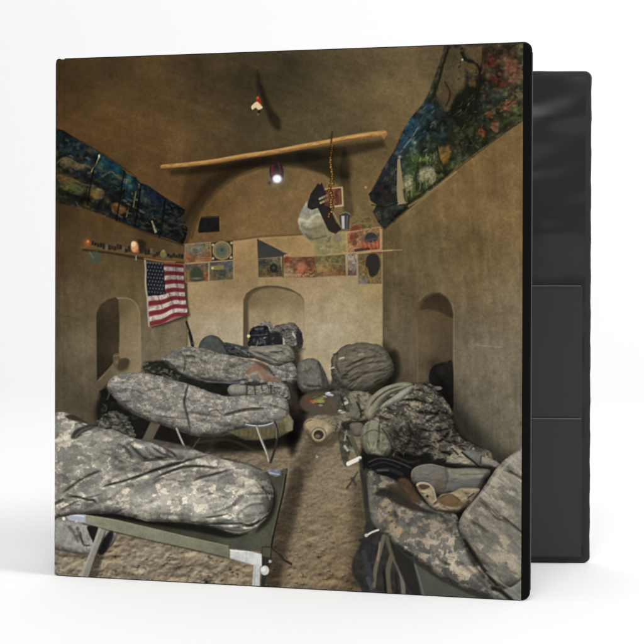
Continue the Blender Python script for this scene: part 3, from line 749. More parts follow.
for i in range(12): dot(286+i*2.5,275+np.sin(i*2.)*.8,1,(176,164,130),.5)
poster([(316,256),(345.5,254.5),(346.5,275.5),(316,277)], [(320,259,(104,98,62)),(338,258,(92,88,56)),(320,268,(150,128,70)),(328,270,(140,100,56)),(340,268,(110,92,56)),(342,274,(120,70,40)),(320,275,(110,80,52))], (140,120,80), 7, 90, [(80,76,44),(136,116,66),(120,66,40),(150,130,80)])
fill([(318,267.5),(326,267.5),(327,271.5),(318,272.5)], (156,130,66), 1.5, .6)
line([(318,262),(345,264.5)],1.4,(134,122,84),.6); line([(316.2,257),(316.2,277)],1,(72,60,40),.5)
# ring poster (speaker shapes)
fill([(314,238),(322,234),(346,231),(347.5,252),(330,255),(315,255.5),(313,248)], plaster([(320,243,(142,132,90)),(340,240,(140,130,88)),(322,252,(146,132,80)),(342,250,(150,130,74))], .1, 5, 71), 1.4)
for cx,cy,rr in ((320.5,240,4.2),(337.5,238.4,4.6)): dot(cx,cy,rr+1.2,(150,132,82),.6,1.4); dot(cx,cy,rr,(118,108,88),.6,1.4); dot(cx,cy,rr*.4,(132,118,98),.6,.8)
q = np.random.RandomState(31)
for i in range(46):
    x = q.uniform(315,345); y = q.uniform(245,253)+(330-x)*.06; line([(x,y),(x+q.uniform(-3,4),y+q.uniform(-1.6,1.6))],q.uniform(.7,1.4),[(108,100,82),(168,150,92),(122,112,92)][i%3],.6,1)
for i in range(12): line([(326+q.rand()*5,235+q.rand()*8),(327+q.rand()*5,236+q.rand()*8)],1,(104,96,80),.5,1)
line([(314,240),(316,254),(330,255),(346,252.5)],1.2,(160,142,84),.5)
poster([(347,232.5),(380.5,227),(380.5,249.5),(348,253)], [(352,236,(150,92,60)),(360,238,(130,100,70)),(370,236,(120,104,70)),(376,246,(150,70,48)),(354,248,(150,116,78)),(366,244,(144,80,54))], (192,148,106), 8, 70, [(140,60,42),(176,120,76),(90,60,44),(190,96,60),(160,146,110)], 1.3)
fill([(365,238),(368,233.5),(374,233),(378,238),(374,242),(367,242.5)], (52,52,48), 1.2, .95, sm=True); line([(366,240.5),(377,238.5)],2,(70,72,70),.9)
for a in ((352,238),(356,236),(355,243)): dot(a[0],a[1],2.2,(100,52,40),.7,1.2,3.4)
for i in range(9): line([(360+i*2.2,241+(i%3)),(362+i*2,247)],1.5,(158,64,44) if i%2 else (164,112,76),.6)
line([(356,250.5),(369,248.8)],2.6,(66,46,34),.85,.9)
poster([(347.5,254),(357,253),(357,275.5),(348,276)], [(352,258,(150,140,116)),(352,266,(126,116,104)),(352,273,(100,72,60))], (150,132,96), 9, 30, [(96,80,84),(186,178,158),(110,60,50)])
poster([(358,252.5),(382,250.5),(382,284),(358.5,284)], [(362,256,(104,84,52)),(362,270,(118,98,58)),(370,280,(116,92,54)),(380,256,(120,98,62)),(379,270,(104,84,50)),(366,282,(110,106,90))], (146,126,90), 10, 40, [(130,106,60),(92,78,48),(128,122,104)])
fill([(366,262),(368,256),(374,253),(379,257),(380,267),(377,274),(372,277),(367,272),(366,266)], (44,42,36), 1.4, .95, sm=True)
line([(367,268),(369,276),(371,282)],2,(150,112,50),.7,1.4); dot(362,282,2,(120,124,120),.6)
line([(358,253.5),(375,251.6),(392,250.3)],1.5,(170,142,98),.9); line([(372,253),(390,252.6),(401,250.5)],1.8,(112,76,52),.8); line([(386,250.2),(402,250)],.9,(160,134,94),.8)
poster([(352,222),(371,216.5),(372,226),(352,231)], [(356,224,(112,98,58)),(366,220,(104,92,56)),(356,229,(120,60,42)),(370,224,(96,84,54))], None, 11, 50, [(58,50,34),(150,134,84),(120,56,40),(84,76,48)])
fill([(352,226.5),(362,225),(360,230),(351,231)], (120,58,42), 1.4, .75)
# ---- hanging stuff at the chain
fill([(324,189),(343,186.8),(344,206.5),(325,208.5)], (178,154,116), .9); fill([(325,190),(341.5,188),(342.3,204.5),(326,207)], cloth((104,60,42),.3,3,9), .9)
for i in range(5): line([(328+i*3,191),(328.5+i*3,205)],1,(60,40,32) if i%2 else (140,110,84),.5,1)
fill([(298,221),(302,210),(307,201),(311,204),(318,207),(321,211),(329,228),(333,236),(322,238),(312,242),(304,236),(300,229)], col=plaster([(302,215,(140,142,132)),(312,212,(126,128,118)),(308,222,(168,162,138)),(318,222,(160,142,98)),(306,230,(128,124,104)),(320,232,(120,108,76)),(312,236,(112,100,72)),(301,222,(186,176,144))], .14, 6, 73), soft=1.2)
line([(300,219),(308,221),(314,216),(321,214)],2.4,(206,200,172),.5,2); line([(303,212),(308,206)],2,(120,124,120),.5,2); line([(306,234),(313,239),(326,236)],1.6,(84,74,52),.6,1.6); line([(302,226),(310,230),(322,226)],2.5,(96,88,64),.5,2.5)
fill([(308,204),(311,194),(316,187),(318,183.5),(320.5,185),(322,182.5),(325,190),(329,203),(333,215),(337,224),(341,230),(334,232),(328,229),(322,216),(318,208),(312,210),(308,208)], cloth((40,38,36),.2,4,12), .9)
fill([(320,208),(326,205),(332,214),(336,222),(343,228),(336,234),(329,231),(324,220)], (46,38,32), 1.2, .9)
for a,b in ((320,199),(321,203)): 
    line([(a,b),(a+7,b-3.2)],2.2,(176,160,128),.85,.9)
    for i in range(3): line([(a+1.2+i*2.2,b-1.4-i),(a+1.7+i*2.2,b-.2-i)],.7,(80,60,44),.7,.6)
fill([(324,196),(330,194),(334,200),(330,207),(325,206)], (112,70,48), 1.5, .6)
# chain
r = np.random.RandomState(2)
for i in range(34):
    y = 139+i*2.35; x = 331.6+.9*np.sin(i*.5)+(1.2*np.sin(i*1.1) if i > 18 else 0)-(max(i-26,0)*.15)
    dot(x+(.7 if i%2 else -.6), y, 1.5, (52,34,18), .9, .8, 1.7); dot(x+(.2 if i%2 else -.3), y, .8, (168,112,46) if r.rand() > .3 else (200,150,76), .85, .7, 1.)
fill([(339.5,215),(341,213.2),(347,213),(350.4,214.5),(349,229),(341.5,230),(340.5,225)], (58,56,52), .9)
fill([(341.6,216),(344.8,216),(345,229),(342.2,229)], (196,196,186), 1.8, .85); line([(347.6,216),(347,229)],1.4,(112,110,100),.7,1); line([(340,214.6),(346,212.4),(350.5,214.6)],1.2,(120,112,96),.9,.8)
line([(333,212),(336,217),(341,227)],1,(150,136,104),.8); dot(366,187.5,1.2,(176,150,104),.8); dot(314,180,1.3,(140,112,76),.6)
# ---- pole
shadow([(168,170),(200,166),(260,158),(320,149),(384,140),(386,147),(350,156),(300,163),(250,168),(210,173),(172,176)], .62, 6, sm=False)
P = [(162.5,166.8),(172,166),(190,164.4),(215,161.4),(245,156.2),(275,152),(300,147.2),(325,143),(350,138.2),(370,135.2),(384.5,133.8)]
line(P, [3.4,6.6], (150,108,56), 1, .9)
line([(a+.3,b-1.1) for a,b in P], [1.2,3.], (192,150,90), .75, 1.6)
line([(a,b+2.0) for a,b in P[2:]], [1,2.2], (104,72,38), .7, 1.2)
r = np.random.RandomState(4)
for i in range(60):
    t = r.rand()*9.99; k = int(t); f = t-k; a = P[k]; b = P[k+1]; x = a[0]+(b[0]-a[0])*f; y = a[1]+(b[1]-a[1])*f+r.uniform(-1.6,1.6)
    line([(x,y),(x+r.uniform(2,7),y-.8)], .8, [(110,74,40),(214,174,112)][i%2], .35, .9)
dot(384,136,1.6,(150,112,64),.9,1,3)
line([(332.5,132),(331.5,143)],1.6,(60,42,24),.9,.8)
# lamp
line([(275.5,155),(276,165)],1,(50,34,30),.7)
fill([(270.5,166),(274,160.5),(279,161),(283,167),(284,176),(280,181),(273,181),(270,175)], (44,26,28), 1.6, .95, sm=True)
line([(273,166),(272.5,174)],2.6,(92,34,40),.8,1.4); line([(279,163),(281,172)],1.6,(70,44,46),.8,1.2)
glow(277.5,178.5,6.5,(190,190,205),.55); dot(277.5,179,4.4,(235,238,250),1,2.2,3.9); glow(270,183,2,(60,50,44),.7)
# small ornament on the vault
line([(258,98),(257.6,86),(259,76)],1.2,(44,32,20),.6,1)
fill([(256,101),(258.5,96.5),(261,100),(262,106),(256,106)], (150,40,26), 1, .95); fill([(254,104),(257.5,102),(261,105),(263,108),(259,110),(256,108),(253,110),(251.6,107)], (212,192,152), .9, .95, sm=True)
dot(259.5,112,1.6,(44,30,24),.9); dot(258.5,114.5,1,(120,104,80),.8); dot(258,98,1.4,(200,80,40),.8)
# ======================= bags, cots and kit ================================
CA = camo(((146,137,120),(124,118,105),(106,102,92)), 2.0, .7, 8, 1.5, 11, 1.6)     # far bags
CB = camo(((152,143,127),(128,122,111),(110,107,99)), 2.2, .75, 10, 1.4, 12, 1.6)
CC_ = camo(((190,179,157),(149,144,130),(127,124,112)), 5.4, 1.0, 12, 1.35, 13, 1.3)
CD = camo(((154,139,116),(108,104,94),(90,88,80)), 6, 1.1, 20, 1.1, 19, 1., (.02,-.2))
CE = camo(((158,146,123),(134,127,111),(116,111,98)), 7, 1.2, 42, 2.0, 15, 1.)
CJ = camo(((142,127,102),(100,94,80),(76,72,62)), 3.2, .95, -10, 1.2, 16, 1.3)
def darken(pts, c=(24,21,18), soft=3, al=.95, wob=0): fill(pts, cloth(c,.25,4,1), soft, al, sm=True, wob=wob)
# packs on the niche sill
fill([(261,326),(260,322),(264,320),(268,322),(271,321),(273,326),(274,333),(262,331)], CA, 1.2, .95, sm=True)
bag([(272,347),(271,333),(274,327),(282,324),(294,324),(300,328),(303,337),(303,345),(297,348),(284,348)], CA, 6, .9, wr=(1.,4,20,1.5), wob=1.6, gain=.84, seed=3)
bag([(249,346),(249,335),(252,328),(259,325),(267,326),(271,331),(272,346),(262,348)], cloth((42,43,48),.35,3,5), 5, .8, wr=(1.6,4,10,1.5), wob=2, gain=.92)
for a,wd,c in (([(256,329),(263,328.5)],2,(92,94,98)),([(251,335.5),(268,334.5)],.9,(86,88,94)),([(264,338),(268,337)],1.4,(150,150,146)),([(257,346),(258,341)],1.4,(120,118,110)),([(261,339),(266,343)],3,(78,78,76)),
  ([(283,338),(284,344)],1.7,(196,190,172)),([(293,333),(296,337)],1.6,(190,190,184)),([(290,345),(296,344)],2,(150,150,144)),([(272,329),(276,331)],2,(110,110,104)),([(279,326),(284,330)],1.6,(70,70,66)),([(252,346.5),(262,347.5)],2,(150,144,128)),([(288,327),(291,332)],1.4,(80,78,70))):
    line(a,wd,c,.8,1)
fill([(273,333),(283,334),(282,346),(273,346)], (44,44,50), 2, .75); fill([(297,329),(302,333),(303,344),(298,346),(296,338)], (40,38,38), 2, .8)
fill([(268,334),(276,331),(282,336),(282,347),(268,347)], (34,34,38), 2, .9, sm=True, wob=1)
for i in range(60):
    q = np.random.RandomState(i+3100); x = q.uniform(250,301); y = q.uniform(327,346)
    line([(x,y),(x+q.uniform(-3,3),y+q.uniform(-1,3))],q.uniform(.7,1.5),[(24,24,27),(112,110,104),(66,66,70),(30,30,32)][i%4],.45,.9)
line([(284,338),(285,344)],1.3,(184,178,160),.7,.9); line([(293,334),(296,338)],1.3,(176,176,170),.7,.9)
dot(249,336,1.7,(214,208,140),.9)
darken([(246,347),(262,349),(300,348),(304,350),(290,351),(250,350)], (70,58,44), 2, .6)
# right of the niche: grey sack and fabric
bag([(199,351),(200,344),(204,338),(211,335),(218,336.5),(223,341),(228,347),(233,352),(228,357),(205,356)], cloth((84,88,80),.12,3,6), 7, 1., gain=.9)
bag([(224,343),(233,343.5),(243,346),(250,349),(258,352),(256,358),(240,357),(228,353)], cloth((82,84,86),.3,3,7), 4, .9, wr=(1.5,3,20,2), gain=.85)
for x,y in ((236,347),(242,350),(246,353),(231,346)): line([(x,y),(x+4,y+2)],1.1,(44,48,66) if x%2 else (128,128,124),.7)
# tan sacks on the right
bag([(262,370),(270,364),(284,361),(293,363),(297,370),(298,378),(294,385),(286,388),(275,384),(266,380)], CB, 7, 1., folds=[([(284,362),(288,372),(286,384)],1.2,1.2)], wr=(1.,5,30,2), gain=1.02)
bag([(248,350),(255,347),(268,345.5),(282,344.5),(290,346),(294,352),(295,359),(288,363),(277,366),(264,362),(253,357)], cloth((136,130,112),.1,3,8), 7, 1., folds=[([(252,350),(266,357),(280,363)],1.6,1.2),([(276,346),(288,350),(294,356)],1.2,1.2)], wr=(1.2,5,15,2.4), gain=.95)
line([(290,345),(295,352),(298,362)],2,(70,66,56),.7,1.4); glow(270,356,7,(90,90,84),.4,3)
darken([(176,372),(210,380),(250,380),(284,380),(296,388),(296,404),(270,408),(230,404),(200,396)], (52,46,38), 3, .95)
# rear bag
bag([(154,366),(162,358),(170,354),(175,349),(184,346.5),(195,347),(206,349),(220,353),(236,356.5),(250,359),(262,362),(270,368),(276,376),(283,382),(272,385),(250,384),(225,383),(205,381),(188,379),(175,374),(163,369)],
    CA, 9, .95, folds=[([(178,350),(185,358),(186,366),(184,374)],1.1,1.6),([(158,362),(168,362),(178,372)],1.4,2),([(250,361),(240,366),(228,368)],1.6,.8)], wr=(.4,9,8,3), nf=(26,8,24,16,.8), wob=.8, gain=1.04, seed=2)
fill([(170,356),(172,351),(177,350),(181,353),(178,359),(172,359)], (84,82,84), 3, .5, sm=True)
fill([(246,372),(251,366),(259,362),(267,365),(268,374),(276,379),(284,382),(278,384),(266,380),(259,377),(256,371),(250,375)], cloth((140,102,76),.12,4,10), 2.2, .9, sm=True)
line([(250,375),(258,372),(262,378)],2.4,(160,148,126),.6,2); shadow([(255,361),(268,366),(276,376),(270,372),(262,367)],.7,3)
line([(187,377),(207,381.5),(225,382.6),(244,382)],2.2,(104,108,122),.7,1.2); line([(205,383),(228,384.5),(250,385)],1.6,(38,36,32),.8,1)
darken([(196,386),(205,383),(228,384),(230,392),(222,396),(206,394)], (30,28,24), 2, 1)
# leafy dark cloth heap between the bags
darken([(142,368),(150,361),(166,362),(176,370),(190,377),(206,382),(210,392),(190,387),(170,380),(152,374)], (34,34,27), 3, .95, 2)
for i in range(40):
    q = np.random.RandomState(i+900); x = 142+q.rand()*40; y = 362+q.rand()*9+(x-142)*.28
    line([(x,y),(x+q.uniform(-3,4),y+q.uniform(-2,2.5))],1.5,[(92,94,72),(58,62,48),(120,116,98)][i%3],.6,1)
# rolls between rear and middle bag
bag([(228,389),(231,385),(240,383.5),(247,385),(248,392),(244,396),(233,396),(229,393)], cloth((138,134,120),.12,3,11), 5, 1.)
bag([(247,386),(255,386),(270,385),(272,395),(262,397),(248,396)], cloth((132,128,112),.14,3,12), 5, 1., wr=(1.,3,0,2))
bag([(268,384),(277,382),(286,384),(290,392),(290,399),(281,398),(271,395)], CB, 5, 1., wr=(1.4,3,30,1.5), gain=1.05)
for a in ([(247.5,385),(247.3,396)],[(271,384),(272,396)],[(255,386),(256,396)],[(262,386),(263,391)]): line(a,1.3,(48,46,40),.75,1)
for x,y in ((243,382),(251,380),(262,381),(270,383),(277,385),(284,379)): dot(x,y,2.2,(156,150,130),.8,1.2,1.6); line([(x-2,y+2.5),(x+3,y+2.5)],1.2,(46,44,38),.6)
# middle bag
darken([(100,396),(104,388),(112,383),(120,388),(135,402),(160,420),(190,440),(170,448),(130,448),(108,436),(97,414)], (28,26,22), 4, .97, 2)
q = np.random.RandomState(55)
for i in range(46):
    x = q.uniform(101,134); y = q.uniform(388,436)
    if y < 386+(x-108)*.7: continue
    line([(x,y),(x+q.uniform(-4,5),y+q.uniform(1,5)),(x+q.uniform(-5,8),y+q.uniform(3,9))], q.uniform(.9,2.6), [(20,19,17),(62,59,52),(40,38,33),(84,80,70)][i%4], .55, 1.2, taper=1)
line([(118,402),(126,408),(138,415)],3,(66,62,54),.6,2.5); line([(122,400),(136,411),(150,419)],2,(84,80,70),.5,2.5)
fill([(141,443),(152,420),(162,422),(150,446)], cloth((104,94,76),.1,4,3), 1.6, .9)
bag([(108,388),(109,381),(113,376),(122,373.5),(134,372.5),(147,373.5),(160,376),(173,380),(186,383),(200,388),(214,393),(228,396),(244,395.5),(262,394),(276,394.5),(285,397.5),(289,405),(289.5,415),(285,422.5),(272,425.5),(254,426),(240,429),(226,433),(208,436.5),(192,435),(178,430),(165,426),(150,421),(136,415),(124,406),(114,397)],
    CB, 13, .85, folds=[([(189,383),(186.5,394),(185,404),(188,416),(191,430)],1.,2.4),([(223,416),(238,412),(252,409.5),(264,409.5)],1.5,2.4),([(112,382),(122,384),(132,378),(142,374)],1.8,1.2),([(228,397),(246,404),(262,402)],2,.9),([(244,398),(256,404),(280,406)],2,.8),([(130,392),(150,404),(176,412)],5,.9)],
    wr=(.4,12,10,3.5), nf=(34,12,30,14,.8), wob=.7, gain=1.08, seed=4, amb=.44, dif=.72)
line([(189,384),(186.5,394),(185.2,404),(188,416),(191,430)],1.1,(62,59,54),.6,.9); line([(224,416),(238,412.3),(252,410),(263,410)],.9,(64,60,52),.5,1,taper=1)
fill([(100,391),(105,389),(112,396),(118,402),(108,401)], (22,21,19), 2, .9); line([(107,386),(110,392),(108,399)],1.8,(92,88,80),.5)
# cot under the middle bag
fill([(228,431),(250,428),(276,421),(290,414),(293,420),(293,430),(280,437),(262,440),(245,440)], cloth((106,96,62),.15,2.5,14), 1.6, .9)
for i in range(13): line([(236+i*4.4,430-i*.4),(235+i*4.4,438-i*.3)],.9,(74,66,42),.45,1)
fill([(284,419),(289,414),(294,421),(293,430),(287,432)], cloth((132,124,90),.15,3,14), 1.6, .8)
shadow([(230,436),(262,440),(290,432),(300,434),(290,446),(250,452),(215,448)], .55, 6)
line([(245,424.8),(256,426.6),(266,426),(276,422.5),(281,420)],2.6,(96,96,98),.95,1); line([(246,424.2),(256,425.6),(266,425),(275,421.8)],1.1,(206,208,210),.85,.8)
line([(257.5,427),(262,440),(267,452),(270,462)],[3,2],(112,106,92),.95,.9); line([(257,427),(261.5,440),(266.4,452),(269,461)],1.1,(210,202,182),.8,.7)
line([(275,422),(277.5,430),(277.5,438),(275,450),(271,462)],2.4,(50,46,40),.95,1); line([(274.4,423),(276.8,430),(276.9,438)],.8,(150,146,134),.7,.8)
line([(177,428),(181,438),(186.4,449)],2.2,(120,112,98),.95,.9); line([(176.8,428),(185.6,448)],.9,(206,196,176),.75,.7); line([(200,438),(193,448)],1.3,(96,90,78),.6,1)
line([(196,442),(230,440),(258,452),(266,456)],2.2,(72,60,44),.5,2.5)
# sacks on the far floor
shadow([(326,378),(334,396),(320,400),(300,396),(294,380)],.6,6)
bag([(298,364),(304,359.5),(312,358),(319,361),(324,369),(328,380),(329,387),(322,391),(310,392.5),(302,391),(297,380)], cloth((104,101,88),.12,2.5,15), 12, .85, folds=[([(302,384),(312,387),(322,386)],1.4,1.1),([(319,361),(323,374),(325,388)],1.2,1.2)], wr=(.6,4,80,2), gain=1.0)
fill([(322,368),(326,374),(328,388),(324,390),(322,380)], (60,58,50), 2, .6)
shadow([(392,350),(400,362),(398,378),(382,392),(368,398),(362,390)],.55,6)
bag([(333,378),(331,366),(334,356),(340,348.5),(348,345.5),(358,343.5),(368,342.5),(378,345),(386,351),(392,360),(394,371),(388,380),(380,385),(372,391),(360,393),(349,391),(340,387)],
    cloth((104,97,79),.12,3,16), 20, .8, folds=[([(346,368),(358,362),(370,358),(386,356)],1.3,1.6),([(340,380),(352,370),(366,364),(388,362)],1.1,1.2),([(345,352),(352,350),(362,354)],1.4,1.3),([(356,348),(370,349),(384,356)],1.2,1.2),([(350,384),(366,374),(388,370)],1.4,1.1),([(338,352),(336,364),(340,376)],1.2,1.4)],
    wr=(.55,4,-26,4), wob=1.6, gain=.97, seed=7)
for i in range(40):
    q = np.random.RandomState(i+60); x = q.uniform(340,384); y = q.uniform(348,384); L = q.uniform(4,12)
    line([(x,y),(x+L*.5,y-L*.2),(x+L,y-L*.36)],.8,[(66,60,46),(146,136,110)][i%2],.4,.9,taper=2)
for x,y,c in ((342,358,(188,182,160)),(332,368,(190,184,166)),(346,375,(50,46,36)),(344,378,(54,48,38)),(336,354,(60,58,50)),(361,354,(150,142,116)),(352,380,(56,50,38))): line([(x-2,y+.5),(x+2,y-.5)],1.8,c,.8,1)
fill([(331,386),(334,374),(340,380),(341,392),(334,396)], cloth((64,60,52),.3,2,3), 2, .9, sm=True)
# smooth tray on the floor with a coloured wrapper
fill([(300,402),(306,394),(322,391),(338,393),(346,402),(343,411),(332,416),(316,414),(304,410)], cloth((90,78,62),.05,4,17), 3, .85, sm=True)
glow(309,400,4,(120,64,36),.6,3); glow(298,406,6,(80,58,40),.6)
for x,y,rx,ry,c in ((318,399,5,3,(124,116,58)),(321,401,4,2,(150,150,70)),(315,402,3,1.6,(176,118,60)),(324,397,3,1.4,(176,170,110)),(312,401,1.6,1.2,(190,84,40)),(321,405,2,1,(158,150,124))): dot(x,y,rx,c,.85,1.2,ry)
line([(313,399),(320,396.4),(327,398.5)],1.,(60,56,32),.8); line([(315,403),(324,404)],1,(52,54,30),.7)
line([(327,393.6),(334,394.6),(339,392)],3,(170,176,190),.9,1); line([(328,392.6),(338,391.2)],1,(236,238,240),.9,.7); dot(333,391,3,(30,28,28),.6)
# strip of straps and clips along the cot edge
fill([(334,392),(342,388),(350,392),(352,412),(350,450),(346,466),(340,450),(338,420),(336,404)], cloth((76,72,58),.4,2.5,18), 2, .95, sm=True, wob=1)
for a,wd,c in (([(340,411),(345,413),(348,416)],3.2,(212,208,194)),([(344,404),(348,402)],3,(196,190,170)),([(345,398),(349,401)],2,(150,142,120)),([(346,418),(347,428),(345,440)],1.8,(150,148,124)),([(345,446),(348,450)],2.4,(186,182,164)),
   ([(351,440),(355,444),(358,452)],4,(96,98,76)),([(345,448),(358,452)],1.2,(150,146,128)),([(350,432),(356,448),(362,462)],4.6,(84,86,66)),([(343,421),(350,423),(366,421)],2.2,(30,28,24)),([(342,430),(350,436)],2,(112,108,90)),([(347,436),(352,446)],1.6,(44,44,34)),([(341,396),(346,410)],1.6,(40,38,30))): line(a,wd,c,.85,1)
# boots / goggles on the floor
fill([(306,432),(316,446),(332,447),(346,430),(350,414),(344,424),(330,438)], (58,46,32), 3, .5)
bag([(312,418),(322,414),(336,416),(346,412),(352,414),(350,424),(342,430),(334,434),(326,430),(318,424)], cloth((128,118,94),.2,3,19), 5, 1., folds=[([(334,415),(338,424),(336,432)],1.2,1.5)], wr=(1,3,20,2))
bag([(304,424),(307,419.5),(315,418),(326,421),(333,426),(334,432),(328,438),(318,440),(309,434),(304.5,429)], cloth((166,146,106),.1,3,20), 6, 1.)
dot(319,434.5,8,(112,98,72),1,1,7.6); dot(319,434.3,6.8,(176,160,122),.9,1.2,6.4); dot(319,434.6,5,(56,48,38),1,1.2,4.6); dot(318,436,2.6,(128,112,84),.8,1.2,2); line([(305,426),(306,422),(312,419.6)],1.2,(96,78,50),.6)
line([(317,409),(330,413),(344,411)],1.6,(84,72,54),.6,1.4); dot(317,456,1.4,(196,186,160),.8); line([(313,458),(318,455)],1,(70,60,46),.6)
line([(309,442),(322,446)],1,(60,48,34),.4)
# olive bundle and tan strap
bag([(348,396),(353,391),(362,391),(372,395),(374,404),(366,412),(360,420),(352,418),(350,408)], cloth((124,118,94),.14,3,21), 6, 1., folds=[([(358,394),(360,404),(358,416)],1.4,1.8),([(350,408),(360,412),(366,410)],1.3,1.8)], wr=(1.2,4,40,2))
fill([(350,408),(356,404),(360,410),(357,417),(351,415)], cloth((108,106,84),.1,3,3), 1.6, .8, sm=True); line([(357,402),(361,410),(361,416)],2,(40,38,30),.8,1.2)
darken([(342,422),(362,420),(372,416),(380,422),(372,430),(358,428),(346,430)], (40,38,31), 2.5, .9)
bag([(350,424),(362,423),(364,434),(354,436)], cloth((106,98,84),.1,3,3), 5, .6)
# dark mass under the jacket
darken([(364,430),(378,412),(392,400),(410,386),(430,384),(446,402),(460,432),(500,462),(506,474),(470,486),(430,480),(405,486),(380,480),(362,464)], (34,31,26), 4, 1, 2)
# camouflage jacket
bag([(376,404),(386,394),(398,386),(412,384),(426,384),(436,390),(446,402),(454,414),(456,428),(466,440),(480,446),(496,458),(504,468),(494,471),(476,467),(462,466),(448,462),(430,462),(412,458),(398,456),(386,446),(378,430),(370,414)],
    CJ, 12, .9, folds=[([(398,402),(412,400),(428,404)],1.4,2.2),([(416,412),(430,414),(448,414)],1.5,2.6),([(424,424),(434,418),(442,408)],1.5,2.2),([(420,430),(436,432),(452,428)],1.5,2.4),([(436,444),(446,438),(450,430)],1.6,2.6),([(408,422),(412,434),(408,446)],2,2.4),([(388,418),(396,430),(400,444)],2,2),([(452,440),(466,452),(484,462)],1.6,2.4),([(444,452),(456,458),(468,464)],1.6,2.4),([(406,388),(424,392),(438,398)],1.3,1.4)],
    wr=(2.2,8,25,1.6), wob=2.5, gain=.98, seed=9, amb=.34, dif=.8)
for i in range(45):
    q = np.random.RandomState(i+5000); x = q.uniform(380,452); y = q.uniform(390,458); L = q.uniform(2,7); a = q.uniform(-1,1.6)
    if y < 384+max(0,(x-430))*1.6+6 or y < 404-(x-376)*.6: continue
    line([(x,y),(x+L*np.cos(a),y+L*np.sin(a))],q.uniform(.8,1.8),[(44,41,34),(158,142,112),(80,76,64),(48,45,37)][i%4],.45,1,taper=1)
q = np.random.RandomState(123)
for i in range(26):
    x = q.uniform(384,462); y = q.uniform(392,456)
    if y < 388+max(0,(x-430))*1.7 or y < 404-(x-376)*.6: continue
    L = q.uniform(8,20); a = q.uniform(.1,1.1)
    p0 = (x,y); p1 = (x+L*.5*math.cos(a)+1,y+L*.5*math.sin(a)-1.5); p2 = (x+L*math.cos(a),y+L*math.sin(a))
    line([p0,p1,p2], 1.5, (40,37,30), .5, 1.6, taper=2); line([(p0[0]-1,p0[1]+1.4),(p1[0]-1,p1[1]+1.4),(p2[0]-1,p2[1]+1.4)], 1.1, (150,140,116), .32, 1.4, taper=2)
shadow([(392,430),(412,424),(430,436),(436,456),(420,462),(400,458),(388,446)],.66,9); shadow([(432,400),(452,416),(458,436),(448,446),(438,428)],.72,7)
# straps over the jacket
bag([(364,412),(366,403),(373,395),(382,388),(393,384),(404,382),(413,384),(408,389),(398,391),(389,396),(381,404),(377,412),(372,420),(366,418)], cloth((138,132,106),.08,3,22), 4, 1.1, folds=[([(370,408),(378,398),(390,390),(404,386)],1.1,1.5)], gain=.98)
bag([(376,410),(384,403),(394,396),(404,389),(413,385.5),(411,391),(404,398),(396,403),(386,407)], cloth((146,144,126),.06,4,23), 4, .7)
dot(388,398,1.2,(50,48,40),.8); line([(378,410),(384,402),(392,396)],1,(56,52,42),.7,1)
# canteen pouch
bag([(361,440),(362,430),(366,423),(372,419.5),(379,421),(385,427),(390,436),(392,447),(388,455),(376,457),(366,452)], cloth((130,128,100),.07,4,24), 10, 1., folds=[([(380,421),(380,434),(378,450)],1.2,2),([(370,424),(367,436),(370,448)],1.1,1.)], wr=(.6,5,80,2))
fill([(382,428),(388,434),(391,446),(387,453),(381,452)], CJ, 2, .55); line([(382,428),(388,436),(392,447)],1.3,(40,38,30),.7,1.2)
fill([(371,453),(378,450),(385,456),(376,458)], (146,138,114), 1.4, .6)
for i in range(26):
    q = np.random.RandomState(i+7000); x = q.uniform(370,430); y = q.uniform(440,470)
    line([(x,y),(x+q.uniform(-2,3),y+q.uniform(1,5))],1.2,[(28,26,22),(88,82,66),(20,19,17)][i%3],.5,1)
line([(363,436),(372,430),(384,433),(390,440)],1.3,(72,70,54),.6,1.1); line([(366,424),(374,421),(382,426)],1.2,(160,156,126),.5,1.2)
line([(370,421),(366,434),(368,452)],1.0,(84,82,62),.6,1.2); line([(378,437),(379,450)],2.2,(96,94,74),.6,1.2); dot(378.6,441,1.1,(48,46,38),.8)
# black kit
darken([(362,458),(372,454),(392,457),(414,456),(428,452),(432,460),(418,468),(410,478),(414,492),(420,500),(430,508),(440,512),(424,512),(404,500),(388,492),(372,486),(364,476)], (24,23,22), 3, .98, 1)
for a,wd,c in (([(369,462),(380,458),(396,461),(412,468)],1.2,(84,82,78)),([(370,466),(384,462),(400,467)],1,(60,60,60)),([(372,472),(388,469),(402,474)],3.6,(46,46,46)),([(378,470),(388,470)],1.6,(90,92,94)),([(366,468),(374,478),(392,480)],1.4,(66,62,54)),([(396,456),(410,462),(420,460)],1.6,(56,54,48))): line(a,wd,c,.7,1.4)
# far bits along the wall
bag([(446,462),(456,450),(462,450),(480,462),(490,467),(470,468),(456,466)], CE, 5, .8, wr=(.8,4,20,2), gain=.95)
bag([(462,452),(472,450),(484,456),(480,464),(470,460)], cloth((108,108,98),.1,3,3), 4, .7); bag([(481,457),(490,458),(500,464),(492,466),(482,464)], cloth((136,128,108),.1,3,3), 3, .8); dot(495,465,3,(140,142,146),.6,1.4,1.4)
line([(462,452),(472,460),(480,467)],1.4,(26,24,20),.9); line([(481,456),(481,464)],1.2,(60,56,48),.8); line([(452,448),(458,454)],1.4,(30,28,24),.8)
darken([(428,510),(446,506),(462,508),(470,520),(466,540),(476,560),(490,584),(478,582),(462,560),(450,540),(440,524)], (26,24,21), 3, 1)
